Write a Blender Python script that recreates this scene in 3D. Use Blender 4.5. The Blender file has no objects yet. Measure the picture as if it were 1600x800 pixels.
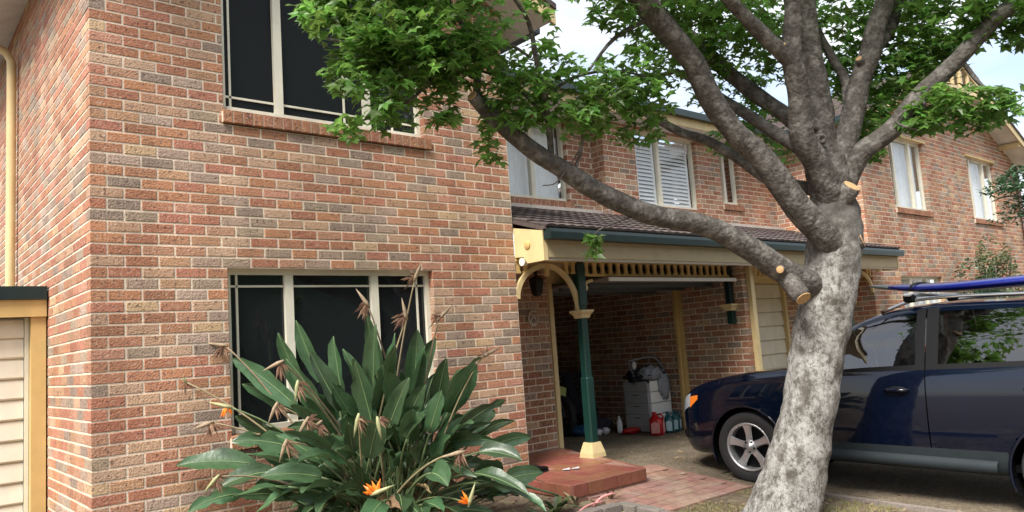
import bpy, bmesh, math, random
import numpy as np
from mathutils import Vector, Matrix, noise

random.seed(7)
rnd = random.random
def uni(a, b): return a + (b - a) * rnd()
scene = bpy.context.scene
COL = scene.collection

# ------------------------------------------------------------------ camera
CAM = Vector((-1.2551, -6.1906, 1.4058))
YAW, PITCH, ROLL, FPX = 0.70714, 0.11651, -0.06982, 1197.94
_f = Vector((math.sin(YAW) * math.cos(PITCH), math.cos(YAW) * math.cos(PITCH), math.sin(PITCH)))
_r0 = Vector((math.cos(YAW), -math.sin(YAW), 0)); _u0 = _r0.cross(_f)
_r = math.cos(ROLL) * _r0 + math.sin(ROLL) * _u0
_u = -math.sin(ROLL) * _r0 + math.cos(ROLL) * _u0
cam_data = bpy.data.cameras.new('camera'); cam = bpy.data.objects.new('camera', cam_data); COL.objects.link(cam)
cam_data.sensor_width = 36; cam_data.lens = 36 * FPX / 1600
cam_data.clip_start = 0.05; cam_data.clip_end = 2000
cam.matrix_world = Matrix(((_r.x, _u.x, -_f.x, CAM.x), (_r.y, _u.y, -_f.y, CAM.y), (_r.z, _u.z, -_f.z, CAM.z), (0, 0, 0, 1)))
scene.camera = cam
def at(u, v, d):                      # a point at the given depth from the standpoint
    return CAM + d * (_f + (u - 800) / FPX * _r - (v - 400) / FPX * _u)
def project(P):
    d = Vector(P) - CAM; z = d.dot(_f)
    if z < .1: return None
    return 800 + FPX * d.dot(_r) / z, 400 - FPX * d.dot(_u) / z, z

# ------------------------------------------------------------------ sky, sun, exposure
SUN_EL, SUN_AZ = math.radians(52), math.radians(248)      # azimuth from +Y clockwise
world = bpy.data.worlds.new('World'); scene.world = world; world.use_nodes = True
nt = world.node_tree; nt.nodes.clear()
def N(t, ty, **k):
    n = t.nodes.new(ty)
    for a, b in k.items(): setattr(n, a, b)
    return n
sky = N(nt, 'ShaderNodeTexSky', sky_type='NISHITA', sun_disc=False)
sky.sun_elevation = SUN_EL; sky.sun_rotation = SUN_AZ; sky.dust_density = 2.0
tc = N(nt, 'ShaderNodeTexCoord'); mp = N(nt, 'ShaderNodeMapping'); mp.inputs['Scale'].default_value = (1.3, 1.3, 3.2)
cl = N(nt, 'ShaderNodeTexNoise'); cl.inputs['Scale'].default_value = 2.2; cl.inputs['Detail'].default_value = 6
rp = N(nt, 'ShaderNodeValToRGB'); rp.color_ramp.elements[0].position = .36; rp.color_ramp.elements[0].color = (.25, .25, .25, 1)
rp.color_ramp.elements[1].position = .60; rp.color_ramp.elements[1].color = (1, 1, 1, 1)
mx = N(nt, 'ShaderNodeMix', data_type='RGBA'); mx.inputs['B'].default_value = (5.0, 5.1, 5.2, 1)
bg = N(nt, 'ShaderNodeBackground'); bg.inputs['Strength'].default_value = 0.10
wo = N(nt, 'ShaderNodeOutputWorld')
nt.links.new(tc.outputs['Generated'], mp.inputs['Vector']); nt.links.new(mp.outputs[0], cl.inputs['Vector'])
nt.links.new(cl.outputs['Fac'], rp.inputs['Fac']); nt.links.new(rp.outputs['Color'], mx.inputs['Factor'])
nt.links.new(sky.outputs['Color'], mx.inputs['A']); nt.links.new(mx.outputs['Result'], bg.inputs['Color'])
nt.links.new(bg.outputs[0], wo.inputs['Surface'])
sun_d = bpy.data.lights.new('sun', 'SUN'); sun_d.energy = 3.0; sun_d.angle = math.radians(26); sun_d.color = (1, .955, .88)
sun = bpy.data.objects.new('sun', sun_d); COL.objects.link(sun); sun.location = (-4, -6, 12)
sdir = Vector((math.sin(SUN_AZ) * math.cos(SUN_EL), math.cos(SUN_AZ) * math.cos(SUN_EL), math.sin(SUN_EL)))
sun.rotation_euler = sdir.to_track_quat('Z', 'Y').to_euler()
vs = scene.view_settings; vs.view_transform = 'Standard'; vs.look = 'None'; vs.exposure = 1.45; vs.gamma = 1; vs.use_curve_mapping = False

# ------------------------------------------------------------------ materials
MATS = {}
def mat(name, col, rough=.6, metal=0, spec=.5, var=.12, scale=6, bump=0, bscale=60, coat=0, detail=5, col2=None, c2pos=(.45, .6), island=0, transl=0, attr=None, stretch=None, alpha=None):
    m = bpy.data.materials.new(name); m.use_nodes = True; t = m.node_tree; L = t.links
    b = t.nodes['Principled BSDF']; out = t.nodes['Material Output']
    b.inputs['Roughness'].default_value = rough; b.inputs['Metallic'].default_value = metal
    b.inputs['Specular IOR Level'].default_value = spec; b.inputs['Coat Weight'].default_value = coat; b.inputs['Coat Roughness'].default_value = .04
    g = N(t, 'ShaderNodeNewGeometry')
    vec = g.outputs['Position']
    if stretch:
        q = N(t, 'ShaderNodeMapping'); q.inputs['Scale'].default_value = stretch; L.new(vec, q.inputs['Vector']); vec = q.outputs[0]
    n = N(t, 'ShaderNodeTexNoise'); n.inputs['Scale'].default_value = scale; n.inputs['Detail'].default_value = detail; L.new(vec, n.inputs['Vector'])
    if attr:
        a = N(t, 'ShaderNodeAttribute', attribute_name=attr); base = a.outputs['Color']
    else:
        a = N(t, 'ShaderNodeRGB'); a.outputs[0].default_value = (*col, 1); base = a.outputs[0]
    if col2 is not None:
        r = N(t, 'ShaderNodeMapRange'); r.inputs['From Min'].default_value = c2pos[0]; r.inputs['From Max'].default_value = c2pos[1]; L.new(n.outputs['Fac'], r.inputs['Value'])
        x = N(t, 'ShaderNodeMix', data_type='RGBA'); x.inputs['B'].default_value = (*col2, 1); L.new(r.outputs[0], x.inputs['Factor']); L.new(base, x.inputs['A']); base = x.outputs['Result']
    h = N(t, 'ShaderNodeHueSaturation')
    v = N(t, 'ShaderNodeMapRange'); v.inputs['To Min'].default_value = 1 - var; v.inputs['To Max'].default_value = 1 + var
    v.inputs['From Min'].default_value = .25; v.inputs['From Max'].default_value = .75
    n2 = N(t, 'ShaderNodeTexNoise'); n2.inputs['Scale'].default_value = scale * 3.3; n2.inputs['Detail'].default_value = detail; L.new(vec, n2.inputs['Vector'])
    L.new(n2.outputs['Fac'], v.inputs['Value']); val = v.outputs[0]
    if island:
        iv = N(t, 'ShaderNodeMapRange'); iv.inputs['To Min'].default_value = 1 - island; iv.inputs['To Max'].default_value = 1 + island
        if island > 0:
            oi = N(t, 'ShaderNodeObjectInfo'); ad = N(t, 'ShaderNodeMath', operation='ADD'); fr = N(t, 'ShaderNodeMath', operation='FRACT')
            L.new(g.outputs['Random Per Island'], ad.inputs[0]); L.new(oi.outputs['Random'], ad.inputs[1]); L.new(ad.outputs[0], fr.inputs[0]); L.new(fr.outputs[0], iv.inputs['Value'])
            hm = N(t, 'ShaderNodeMapRange'); hm.inputs['To Min'].default_value = .48; hm.inputs['To Max'].default_value = .515
            L.new(fr.outputs[0], hm.inputs['Value']); L.new(hm.outputs[0], h.inputs['Hue'])
        mu = N(t, 'ShaderNodeMath', operation='MULTIPLY'); L.new(val, mu.inputs[0]); L.new(iv.outputs[0], mu.inputs[1]); val = mu.outputs[0]
    L.new(val, h.inputs['Value']); L.new(base, h.inputs['Color'])
    L.new(h.outputs[0], b.inputs['Base Color'])
    if bump:
        n3 = N(t, 'ShaderNodeTexNoise'); n3.inputs['Scale'].default_value = bscale; n3.inputs['Detail'].default_value = 6; L.new(vec, n3.inputs['Vector'])
        bp = N(t, 'ShaderNodeBump'); bp.inputs['Strength'].default_value = bump; bp.inputs['Distance'].default_value = .02
        L.new(n3.outputs['Fac'], bp.inputs['Height']); L.new(bp.outputs[0], b.inputs['Normal'])
    if transl:
        tr = N(t, 'ShaderNodeBsdfTranslucent'); ms = N(t, 'ShaderNodeMixShader'); ms.inputs[0].default_value = transl
        hs = N(t, 'ShaderNodeHueSaturation'); hs.inputs['Hue'].default_value = .485; hs.inputs['Value'].default_value = 1.7; L.new(h.outputs[0], hs.inputs['Color']); L.new(hs.outputs[0], tr.inputs['Color'])
        L.new(b.outputs[0], ms.inputs[1]); L.new(tr.outputs[0], ms.inputs[2]); L.new(ms.outputs[0], out.inputs['Surface'])
    MATS[name] = m
    return m
def glass(name, tint, mixt, rough=.02, spec=.5, wave=0, f0=.06):
    m = bpy.data.materials.new(name); m.use_nodes = True; t = m.node_tree; L = t.links
    b = t.nodes['Principled BSDF']; out = t.nodes['Material Output']
    b.inputs['Base Color'].default_value = (.012, .014, .016, 1); b.inputs['Roughness'].default_value = rough; b.inputs['Specular IOR Level'].default_value = spec
    if wave:
        n = N(t, 'ShaderNodeTexNoise'); n.inputs['Scale'].default_value = 1.6; g = N(t, 'ShaderNodeNewGeometry'); L.new(g.outputs['Position'], n.inputs['Vector'])
        bp = N(t, 'ShaderNodeBump'); bp.inputs['Strength'].default_value = wave; L.new(n.outputs['Fac'], bp.inputs['Height']); L.new(bp.outputs[0], b.inputs['Normal'])
    if mixt:
        tr = N(t, 'ShaderNodeBsdfTransparent'); tr.inputs['Color'].default_value = (*tint, 1)
        gl = N(t, 'ShaderNodeBsdfGlossy'); gl.inputs['Roughness'].default_value = rough
        lw = N(t, 'ShaderNodeLayerWeight'); lw.inputs['Blend'].default_value = .5
        pw = N(t, 'ShaderNodeMath', operation='POWER'); pw.inputs[1].default_value = 4; L.new(lw.outputs['Facing'], pw.inputs[0])
        fr = N(t, 'ShaderNodeMapRange'); fr.inputs['To Min'].default_value = f0; fr.inputs['To Max'].default_value = 1; L.new(pw.outputs[0], fr.inputs['Value'])
        ms = N(t, 'ShaderNodeMixShader'); L.new(fr.outputs[0], ms.inputs[0]); L.new(tr.outputs[0], ms.inputs[1]); L.new(gl.outputs[0], ms.inputs[2])
        L.new(ms.outputs[0], out.inputs['Surface'])
    MATS[name] = m
    return m

mat('brick', (.4, .2, .12), rough=.88, spec=.25, var=.22, scale=22, bump=.55, bscale=70, attr='tint')
# dark iron-spot speckle on the bricks
def speckle(m):
    t = m.node_tree; L = t.links; b = t.nodes['Principled BSDF']
    src = b.inputs['Base Color'].links[0].from_socket
    g = N(t, 'ShaderNodeNewGeometry')
    n = N(t, 'ShaderNodeTexNoise'); n.inputs['Scale'].default_value = 33; n.inputs['Detail'].default_value = 3; L.new(g.outputs['Position'], n.inputs['Vector'])
    r = N(t, 'ShaderNodeMapRange'); r.inputs['From Min'].default_value = .58; r.inputs['From Max'].default_value = .66; r.inputs['To Max'].default_value = .72; L.new(n.outputs['Fac'], r.inputs['Value'])
    x = N(t, 'ShaderNodeMix', data_type='RGBA'); x.inputs['B'].default_value = (.09, .05, .045, 1); L.new(r.outputs[0], x.inputs['Factor']); L.new(src, x.inputs['A'])
    n2 = N(t, 'ShaderNodeTexNoise'); n2.inputs['Scale'].default_value = 31; n2.inputs['Detail'].default_value = 3; L.new(g.outputs['Position'], n2.inputs['Vector'])
    r2 = N(t, 'ShaderNodeMapRange'); r2.inputs['From Min'].default_value = .54; r2.inputs['From Max'].default_value = .70; r2.inputs['To Max'].default_value = .38; L.new(n2.outputs['Fac'], r2.inputs['Value'])
    y = N(t, 'ShaderNodeMix', data_type='RGBA'); y.inputs['B'].default_value = (.58, .44, .34, 1); L.new(r2.outputs[0], y.inputs['Factor']); L.new(x.outputs['Result'], y.inputs['A'])
    L.new(y.outputs['Result'], b.inputs['Base Color'])
def weather(m, amount=.16, sc=.9):
    """broad uneven staining with a shape of its own"""
    t = m.node_tree; L = t.links; b = t.nodes['Principled BSDF']; src = b.inputs['Base Color'].links[0].from_socket
    g = N(t, 'ShaderNodeNewGeometry'); n = N(t, 'ShaderNodeTexNoise'); n.inputs['Scale'].default_value = sc; n.inputs['Detail'].default_value = 7; n.inputs['Roughness'].default_value = .65; L.new(g.outputs['Position'], n.inputs['Vector'])
    r = N(t, 'ShaderNodeMapRange'); r.inputs['From Min'].default_value = .3; r.inputs['From Max'].default_value = .7; r.inputs['To Min'].default_value = 1 - amount; r.inputs['To Max'].default_value = 1 + amount; L.new(n.outputs['Fac'], r.inputs['Value'])
    mq = N(t, 'ShaderNodeMapping'); mq.inputs['Scale'].default_value = (3.2, 3.2, .22); L.new(g.outputs['Position'], mq.inputs['Vector'])
    n2 = N(t, 'ShaderNodeTexNoise'); n2.inputs['Scale'].default_value = 1.0; n2.inputs['Detail'].default_value = 8; L.new(mq.outputs[0], n2.inputs['Vector'])
    r2 = N(t, 'ShaderNodeMapRange'); r2.inputs['From Min'].default_value = .35; r2.inputs['From Max'].default_value = .65; r2.inputs['To Min'].default_value = .88; r2.inputs['To Max'].default_value = 1.08; L.new(n2.outputs['Fac'], r2.inputs['Value'])
    mm = N(t, 'ShaderNodeMath', operation='MULTIPLY'); L.new(r.outputs[0], mm.inputs[0]); L.new(r2.outputs[0], mm.inputs[1])
    h = N(t, 'ShaderNodeHueSaturation'); L.new(mm.outputs[0], h.inputs['Value']); L.new(src, h.inputs['Color']); L.new(h.outputs[0], b.inputs['Base Color'])
def bark_material(name):
    """pale lichen patched bark on the old trunk giving way to darker smooth bark on the fork"""
    m = bpy.data.materials.new(name); m.use_nodes = True; t = m.node_tree; L = t.links; b = t.nodes['Principled BSDF']
    b.inputs['Roughness'].default_value = .92; b.inputs['Specular IOR Level'].default_value = .2
    g = N(t, 'ShaderNodeNewGeometry'); mp_ = N(t, 'ShaderNodeMapping'); mp_.inputs['Scale'].default_value = (1, 1, .75); L.new(g.outputs['Position'], mp_.inputs['Vector']); vec = mp_.outputs[0]
    def nz(sc, det=8, ro=.6):
        n = N(t, 'ShaderNodeTexNoise'); n.inputs['Scale'].default_value = sc; n.inputs['Detail'].default_value = det; n.inputs['Roughness'].default_value = ro; L.new(vec, n.inputs['Vector']); return n.outputs['Fac']
    def rng(s_, a, e, lo=0, hi=1):
        r = N(t, 'ShaderNodeMapRange'); r.inputs['From Min'].default_value = a; r.inputs['From Max'].default_value = e; r.inputs['To Min'].default_value = lo; r.inputs['To Max'].default_value = hi; L.new(s_, r.inputs['Value']); return r.outputs[0]
    def mixc(f, a, c):
        x = N(t, 'ShaderNodeMix', data_type='RGBA'); L.new(f, x.inputs['Factor'])
        for k, q in (('A', a), ('B', c)):
            if isinstance(q, tuple): x.inputs[k].default_value = (*q, 1)
            else: L.new(q, x.inputs[k])
        return x.outputs['Result']
    c = mixc(rng(nz(7, 14, .8), .42, .56), (.135, .12, .103), (.47, .455, .43))
    c = mixc(rng(nz(22, 10, .8), .53, .60, 0, .8), c, (.07, .06, .052))
    c = mixc(rng(nz(60, 6, .8), .56, .64, 0, .6), c, (.06, .05, .045))
    c = mixc(rng(nz(11, 6, .7), .60, .72, 0, .5), c, (.19, .18, .10))
    sp = N(t, 'ShaderNodeSeparateXYZ'); L.new(g.outputs['Position'], sp.inputs[0]); ad = N(t, 'ShaderNodeMath', operation='ADD'); L.new(sp.outputs['Z'], ad.inputs[0]); L.new(rng(nz(4, 6), 0, 1, -.45, .45), ad.inputs[1])
    dark = mixc(rng(nz(11, 12, .7), .46, .64), (.088, .078, .070), (.175, .16, .146))
    c = mixc(rng(ad.outputs[0], 1.85, 2.35), c, dark)
    L.new(c, b.inputs['Base Color'])
    bp = N(t, 'ShaderNodeBump'); bp.inputs['Strength'].default_value = 1; bp.inputs['Distance'].default_value = .03; L.new(nz(20, 12, .8), bp.inputs['Height']); L.new(bp.outputs[0], b.inputs['Normal'])
    MATS[name] = m
bark_material('bark')
speckle(MATS['brick'])
mat('mortar', (.70, .59, .475), rough=.95, spec=.2, var=.12, scale=9, bump=.5, bscale=120)
weather(MATS['brick'], .16, .9); weather(MATS['mortar'], .14, 1.1)
mat('cream', (.62, .48, .25), rough=.5, var=.05, scale=3)
mat('gold_trim', (.58, .40, .16), rough=.5, var=.06, scale=3)
mat('frame_cream', (.72, .68, .56), rough=.42, var=.04, scale=4)
mat('door_cream', (.70, .65, .54), rough=.5, var=.04, scale=3)
mat('soffit', (.66, .65, .62), rough=.7, var=.04, scale=2)
mat('green_paint', (.008, .038, .030), rough=.35, var=.1, scale=5)
mat('gutter_green', (.008, .021, .022), rough=.35, var=.1, scale=4)
mat('tile', (.075, .055, .05), rough=.8, var=.3, scale=7, bump=.3, bscale=50, island=.25)
mat('flashing', (.5, .44, .40), rough=.7, var=.2, scale=9)
mat('timber_dark', (.07, .025, .018), rough=.5, var=.2, scale=9)
mat('porch_tile', (.27, .105, .065), rough=.42, var=.16, scale=5, bump=.08, bscale=60, island=.03)
mat('grout', (.27, .15, .115), rough=.9)
mat('paver', (.33, .185, .14), rough=.85, var=.22, scale=4, bump=.3, bscale=60, island=.05, col2=(.37, .26, .20), c2pos=(.45, .65))
mat('aggregate', (.15, .118, .082), rough=.92, spec=.25, var=.6, scale=26, bump=.8, bscale=120, col2=(.225, .185, .132), c2pos=(.4, .62), detail=12)
mat('soil', (.14, .10, .07), rough=.95, var=.35, scale=9, bump=.8, bscale=45, col2=(.20, .17, .10), c2pos=(.48, .62))
mat('drygrass', (.23, .22, .09), rough=.9, var=.2, scale=9, island=.35, transl=.2)
mat('litter', (.24, .16, .09), rough=.9, var=.2, scale=9, island=.4)
mat('edging', (.20, .17, .15), rough=.9, var=.25, scale=14, bump=.4, island=.15)
mat('concrete', (.34, .31, .27), rough=.9, var=.15, scale=9, bump=.2)
mat('bark_limb', (.088, .078, .070), rough=.9, spec=.2, var=.42, scale=11, bump=1.0, bscale=30, col2=(.175, .16, .146), c2pos=(.46, .64), detail=12)
mat('cut_wood', (.50, .31, .15), rough=.85, var=.3, scale=24, col2=(.34, .22, .13), c2pos=(.5, .7))
mat('leaf', (.10, .21, .042), rough=.40, spec=.5, var=.15, scale=5, island=.5, transl=.55)
mat('leaf_dark', (.040, .095, .040), rough=.36, spec=.5, var=.15, scale=5, island=.3, transl=.22)
mat('leaf_bush', (.085, .12, .05), rough=.5, var=.15, scale=5, island=.4, transl=.3)
mat('strel_leaf', (.045, .092, .040), rough=.34, spec=.55, var=.18, scale=7, bump=.12, bscale=30, island=.28, transl=.16)
mat('strel_rib', (.14, .20, .085), rough=.5, var=.1)
mat('strel_stem', (.10, .14, .06), rough=.55, var=.2, island=.2)
mat('dry_stem', (.24, .19, .11), rough=.8, var=.2, island=.3)
mat('petal_orange', (.85, .23, .015), rough=.5, var=.1, transl=.25)
mat('spathe_dry', (.27, .20, .13), rough=.8, var=.3, scale=15)
mat('leaf_dry', (.26, .18, .09), rough=.85, var=.3, scale=9, island=.3)
mat('petal_dry', (.24, .14, .09), rough=.85, var=.3, scale=20, island=.3)
mat('spathe', (.30, .30, .15), rough=.6, var=.2, scale=12)
mat('navy_paint', (.001, .0035, .013), rough=.25, spec=.08, var=.03, coat=1.0)
mat('black_plastic', (.007, .007, .008), rough=.5, spec=.12, var=.1)
mat('sill_grey', (.022, .028, .032), rough=.6, spec=.15, var=.1)
mat('grey_plastic', (.07, .08, .09), rough=.45, var=.1)
mat('rubber', (.016, .016, .017), rough=.75, var=.15, scale=20)
mat('alloy', (.50, .50, .51), rough=.32, metal=.75, var=.04)
mat('chrome', (.7, .7, .72), rough=.15, metal=1)
mat('amber', (.80, .20, .02), rough=.15, var=.05, coat=1)
mat('lens', (.30, .33, .36), rough=.08, var=.1, coat=1)
mat('seat_cloth', (.03, .03, .034), rough=.9)
mat('board_blue', (.004, .012, .20), rough=.3, var=.1, coat=.4)
mat('board_grey', (.16, .17, .17), rough=.4, var=.1)
mat('fascia_shaded', (.44, .345, .20), rough=.55, var=.08, scale=3)  # cream trim darkened: the gutter's shade is put into this colour
mat('fascia_low_shaded', (.38, .315, .22), rough=.55, var=.08, scale=3)  # darker lower band, with the shade under the gutter also in its colour
mat('white_metal', (.36, .37, .39), rough=.4, var=.05)
mat('white_paint', (.82, .82, .82), rough=.5, var=.05)
mat('curtain', (.86, .87, .89), rough=.8, var=.06, scale=3)
mat('dark_room', (.03, .03, .033), rough=.9)
mat('red_plastic', (.42, .012, .014), rough=.35, var=.08)
mat('label_pink', (.70, .30, .28), rough=.5, var=.1)
mat('teal_plastic', (.012, .085, .105), rough=.35, var=.1)
mat('label_pale', (.45, .62, .66), rough=.5, var=.2, scale=20)
mat('cloth_dark', (.025, .022, .035), rough=.9, var=.3)
mat('cloth_grey', (.30, .32, .36), rough=.85, var=.3, scale=14)
mat('cloth_white', (.60, .58, .60), rough=.85, var=.2)
mat('cloth_blue', (.02, .09, .20), rough=.8, var=.2)
mat('plate_yellow', (.55, .62, .20), rough=.5, var=.1)
mat('lamp_black', (.012, .012, .012), rough=.5)
mat('number_white', (.55, .50, .45), rough=.6, var=.1)
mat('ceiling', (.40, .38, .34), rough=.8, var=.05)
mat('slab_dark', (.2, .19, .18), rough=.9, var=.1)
glass('pane_dark', (0, 0, 0), 0, rough=.02, spec=.5, wave=.015)
glass('pane_screen', (0, 0, 0), 0, rough=.38, spec=.12)
glass('pane_clear', (.93, .95, .96), 1)
glass('car_glass', (.16, .18, .20), 1, rough=.01, f0=.15)

for k_ in ('cream', 'gold_trim', 'frame_cream', 'green_paint', 'door_cream', 'gutter_green', 'soffit', 'porch_tile', 'navy_paint', 'flashing'): weather(MATS[k_], .09, 2.4)
weather(MATS['aggregate'], .22, .8); weather(MATS['paver'], .15, 1.3)
# ------------------------------------------------------------------ object helpers
def tag(o, label=None, cat=None, group=None, kind=None):
    if label: o['label'] = label
    if cat: o['category'] = cat
    if group: o['group'] = group
    if kind: o['kind'] = kind
    return o
def thing(name, label, cat, loc=(0, 0, 0), group=None):
    o = bpy.data.objects.new(name, None); o.empty_display_size = .2; COL.objects.link(o); o.location = loc
    return tag(o, label, cat, group)
def wloc(o):
    v = Vector((0, 0, 0))
    while o: v += o.location; o = o.parent
    return v
class MB:
    """collects shapes (world coordinates) and links them as one mesh object"""
    def __init__(s): s.v = []; s.f = []
    def add(s, v, f):
        k = len(s.v); s.v += [tuple(p) for p in v]; s.f += [tuple(i + k for i in q) for q in f]; return s
    def box(s, x0, x1, y0, y1, z0, z1, ch=0):
        if ch: return s.cbox(Vector(((x0 + x1) / 2, (y0 + y1) / 2, (z0 + z1) / 2)), (x1 - x0, y1 - y0, z1 - z0), ch)
        v = [(x, y, z) for x in (x0, x1) for y in (y0, y1) for z in (z0, z1)]
        return s.add(v, [(0, 1, 3, 2), (4, 6, 7, 5), (0, 4, 5, 1), (2, 3, 7, 6), (0, 2, 6, 4), (1, 5, 7, 3)])
    def cbox(s, c, size, ch, rot=None):
        bm = bmesh.new(); bmesh.ops.create_cube(bm, size=1)
        for v in bm.verts: v.co = Vector((v.co.x * size[0], v.co.y * size[1], v.co.z * size[2]))
        bmesh.ops.bevel(bm, geom=bm.edges[:], offset=ch, segments=1, affect='EDGES')
        bm.verts.index_update()
        R = rot or Matrix.Identity(3)
        v = [R @ p.co + Vector(c) for p in bm.verts]; f = [[q.index for q in p.verts] for p in bm.faces]; bm.free()
        return s.add(v, f)
    def quad(s, a, b, c, d): return s.add([a, b, c, d], [(0, 1, 2, 3)])
    def tube(s, pts, rad, n=8, cap=True, jit=0):
        pts = [Vector(p) for p in pts]; m = len(pts)
        if not hasattr(rad, '__len__'): rad = [rad] * m
        T = [(pts[min(i + 1, m - 1)] - pts[max(i - 1, 0)]).normalized() for i in range(m)]
        a = T[0].orthogonal().normalized(); v = []; f = []
        for i in range(m):
            a = (a - T[i] * a.dot(T[i])).normalized(); b = T[i].cross(a)
            for j in range(n):
                th = 2 * math.pi * j / n; rr = rad[i]
                if jit: q = pts[i] + (a * math.cos(th) + b * math.sin(th)) * rr; rr *= 1 + jit * noise.noise(q * 5.5) + .5 * jit * noise.noise(q * 14)
                v.append(pts[i] + (a * math.cos(th) + b * math.sin(th)) * rr)
        for i in range(m - 1):
            for j in range(n):
                f.append((i * n + j, i * n + (j + 1) % n, (i + 1) * n + (j + 1) % n, (i + 1) * n + j))
        if cap: f.append(tuple(range(n))[::-1]); f.append(tuple(range((m - 1) * n, m * n)))
        return s.add(v, f)
    def lathe(s, c, axis, prof, n=32):                 # prof: (radius, offset along axis)
        axis = Vector(axis).normalized(); a = axis.orthogonal().normalized(); b = axis.cross(a); c = Vector(c); v = []; f = []
        for r, h in prof:
            for j in range(n):
                th = 2 * math.pi * j / n; v.append(c + axis * h + (a * math.cos(th) + b * math.sin(th)) * r)
        for i in range(len(prof) - 1):
            for j in range(n): f.append((i * n + j, i * n + (j + 1) % n, (i + 1) * n + (j + 1) % n, (i + 1) * n + j))
        return s.add(v, f)
    def prism(s, poly, off):                           # poly: 3D points, extruded by off
        off = Vector(off); n = len(poly); P = [Vector(p) for p in poly]
        return s.add(P + [p + off for p in P], [tuple(range(n))[::-1], tuple(range(n, 2 * n))] + [(i, (i + 1) % n, n + (i + 1) % n, n + i) for i in range(n)])
    def blob(s, c, size, seed=0, amp=.2, n=10, fr=2.0):
        c = Vector(c); v = []; f = []; m = n * 2
        for i in range(n + 1):
            th = math.pi * i / n
            for j in range(m):
                ph = 2 * math.pi * j / m; d = Vector((math.sin(th) * math.cos(ph), math.sin(th) * math.sin(ph), math.cos(th)))
                k = 1 + amp * noise.noise(d * fr + Vector((seed * 7.3, seed, 0)))
                v.append(c + Vector((d.x * size[0], d.y * size[1], d.z * size[2])) * k)
        for i in range(n):
            for j in range(m): f.append((i * m + j, (i + 1) * m + j, (i + 1) * m + (j + 1) % m, i * m + (j + 1) % m))
        return s.add(v, f)
    def build(s, name, m, parent=None, smooth=False, local=False, kind=None):
        me = bpy.data.meshes.new(name); off = Vector((0, 0, 0)) if (local or parent is None) else wloc(parent)
        me.from_pydata([(p[0] - off.x, p[1] - off.y, p[2] - off.z) for p in s.v], [], s.f)
        bm = bmesh.new(); bm.from_mesh(me); bmesh.ops.recalc_face_normals(bm, faces=bm.faces); bm.to_mesh(me); bm.free()
        me.materials.append(MATS[m] if isinstance(m, str) else m)
        if smooth: me.polygons.foreach_set('use_smooth', [True] * len(me.polygons))
        o = bpy.data.objects.new(name, me); COL.objects.link(o)
        if parent: o.parent = parent
        if kind: o['kind'] = kind
        return o
def smooth_by_angle(o, deg=35):
    me = o.data
    try: me.set_sharp_from_angle(angle=math.radians(deg)); me.polygons.foreach_set('use_smooth', [True] * len(me.polygons))
    except Exception: pass
def catmull(P, n):
    P = [Vector(p) for p in P]; Q = [2 * P[0] - P[1]] + P + [2 * P[-1] - P[-2]]; out = []
    for i in range(1, len(Q) - 2):
        for k in range(n):
            t = k / n; a, b, c, d = Q[i - 1:i + 3]
            out.append(.5 * ((2 * b) + (c - a) * t + (2 * a - 5 * b + 4 * c - d) * t * t + (3 * b - a - 3 * c + d) * t ** 3))
    out.append(P[-1]); return out
def lerp_list(R, n):
    out = []
    for i in range(len(R) - 1):
        for k in range(n): out.append(R[i] + (R[i + 1] - R[i]) * k / n)
    return out + [R[-1]]

# ------------------------------------------------------------------ ground
def gz(y):
    if y > -.6: return 0.0
    if y > -1.7: return .1023 * (y + .6)
    if y > -9.0: return -.1125 + .03 * (y + 1.7)
    return -.3315
def sheet(name, poly_rows, m, dz, kind='structure', parent=None):
    """rows of (y, x0, x1) laid on the ground dz above it"""
    b = MB(); v = []; f = []
    for y, x0, x1 in poly_rows: v += [(x0, y, gz(y) + dz), (x1, y, gz(y) + dz)]
    for i in range(len(poly_rows) - 1): f.append((2 * i, 2 * i + 1, 2 * i + 3, 2 * i + 2))
    b.add(v, f); o = b.build(name, m, parent); o['kind'] = kind; return o
sheet('ground', [(-400, -400, 400), (-9, -400, 400), (-1.7, -400, 400), (-.6, -400, 400), (400, -400, 400)], 'soil', 0)
sheet('driveway', [(-14, 5.42, 11.2), (-9, 5.42, 11.2), (-1.78, 5.42, 11.2), (-1.779, 4.2, 11.2), (-1.7, 4.2, 11.2), (-.6, 4.2, 11.6), (.95, 4.2, 11.6), (6.2, 5.3, 11.1)], 'aggregate', .006)
# terracotta paver path in front of the porch step
path = sheet('path', [(-1.78, 3.86, 5.40), (-1.7, 3.86, 5.40), (-.6, 3.86, 5.40), (-.5, 3.86, 5.40)], 'grout', .010)
pv = []
for k in range(4):
    L, W, T = .237, .1175, .03; c = .002
    b = MB(); b.add([(-L/2, -W/2, 0), (L/2, -W/2, 0), (L/2, W/2, 0), (-L/2, W/2, 0), (-L/2 + c, -W/2 + c, T), (L/2 - c, -W/2 + c, T), (L/2 - c, W/2 - c, T), (-L/2 + c, W/2 - c, T)],
                    [(4, 5, 6, 7), (0, 1, 5, 4), (1, 2, 6, 5), (2, 3, 7, 6), (3, 0, 4, 7)])
    o = b.build('paver', 'paver'); pv.append(o.data); bpy.data.objects.remove(o)
for r in range(10):
    for c in range(7):
        x = 3.86 + .12 + c * .24 - (.12 if r % 2 else 0); y = -1.72 + r * .12
        if x - .116 < 3.85 or x + .116 > 5.41: continue
        o = bpy.data.objects.new('paver', random.choice(pv)); COL.objects.link(o); o.parent = path
        o.location = (x, y, gz(y) + .010 - .014 + uni(-.001, .001)); o.rotation_euler = ((math.atan(.1023) if y < -.62 else 0) + uni(-.003, .003), uni(-.004, .004), uni(-.01, .01))
b = MB()
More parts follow.
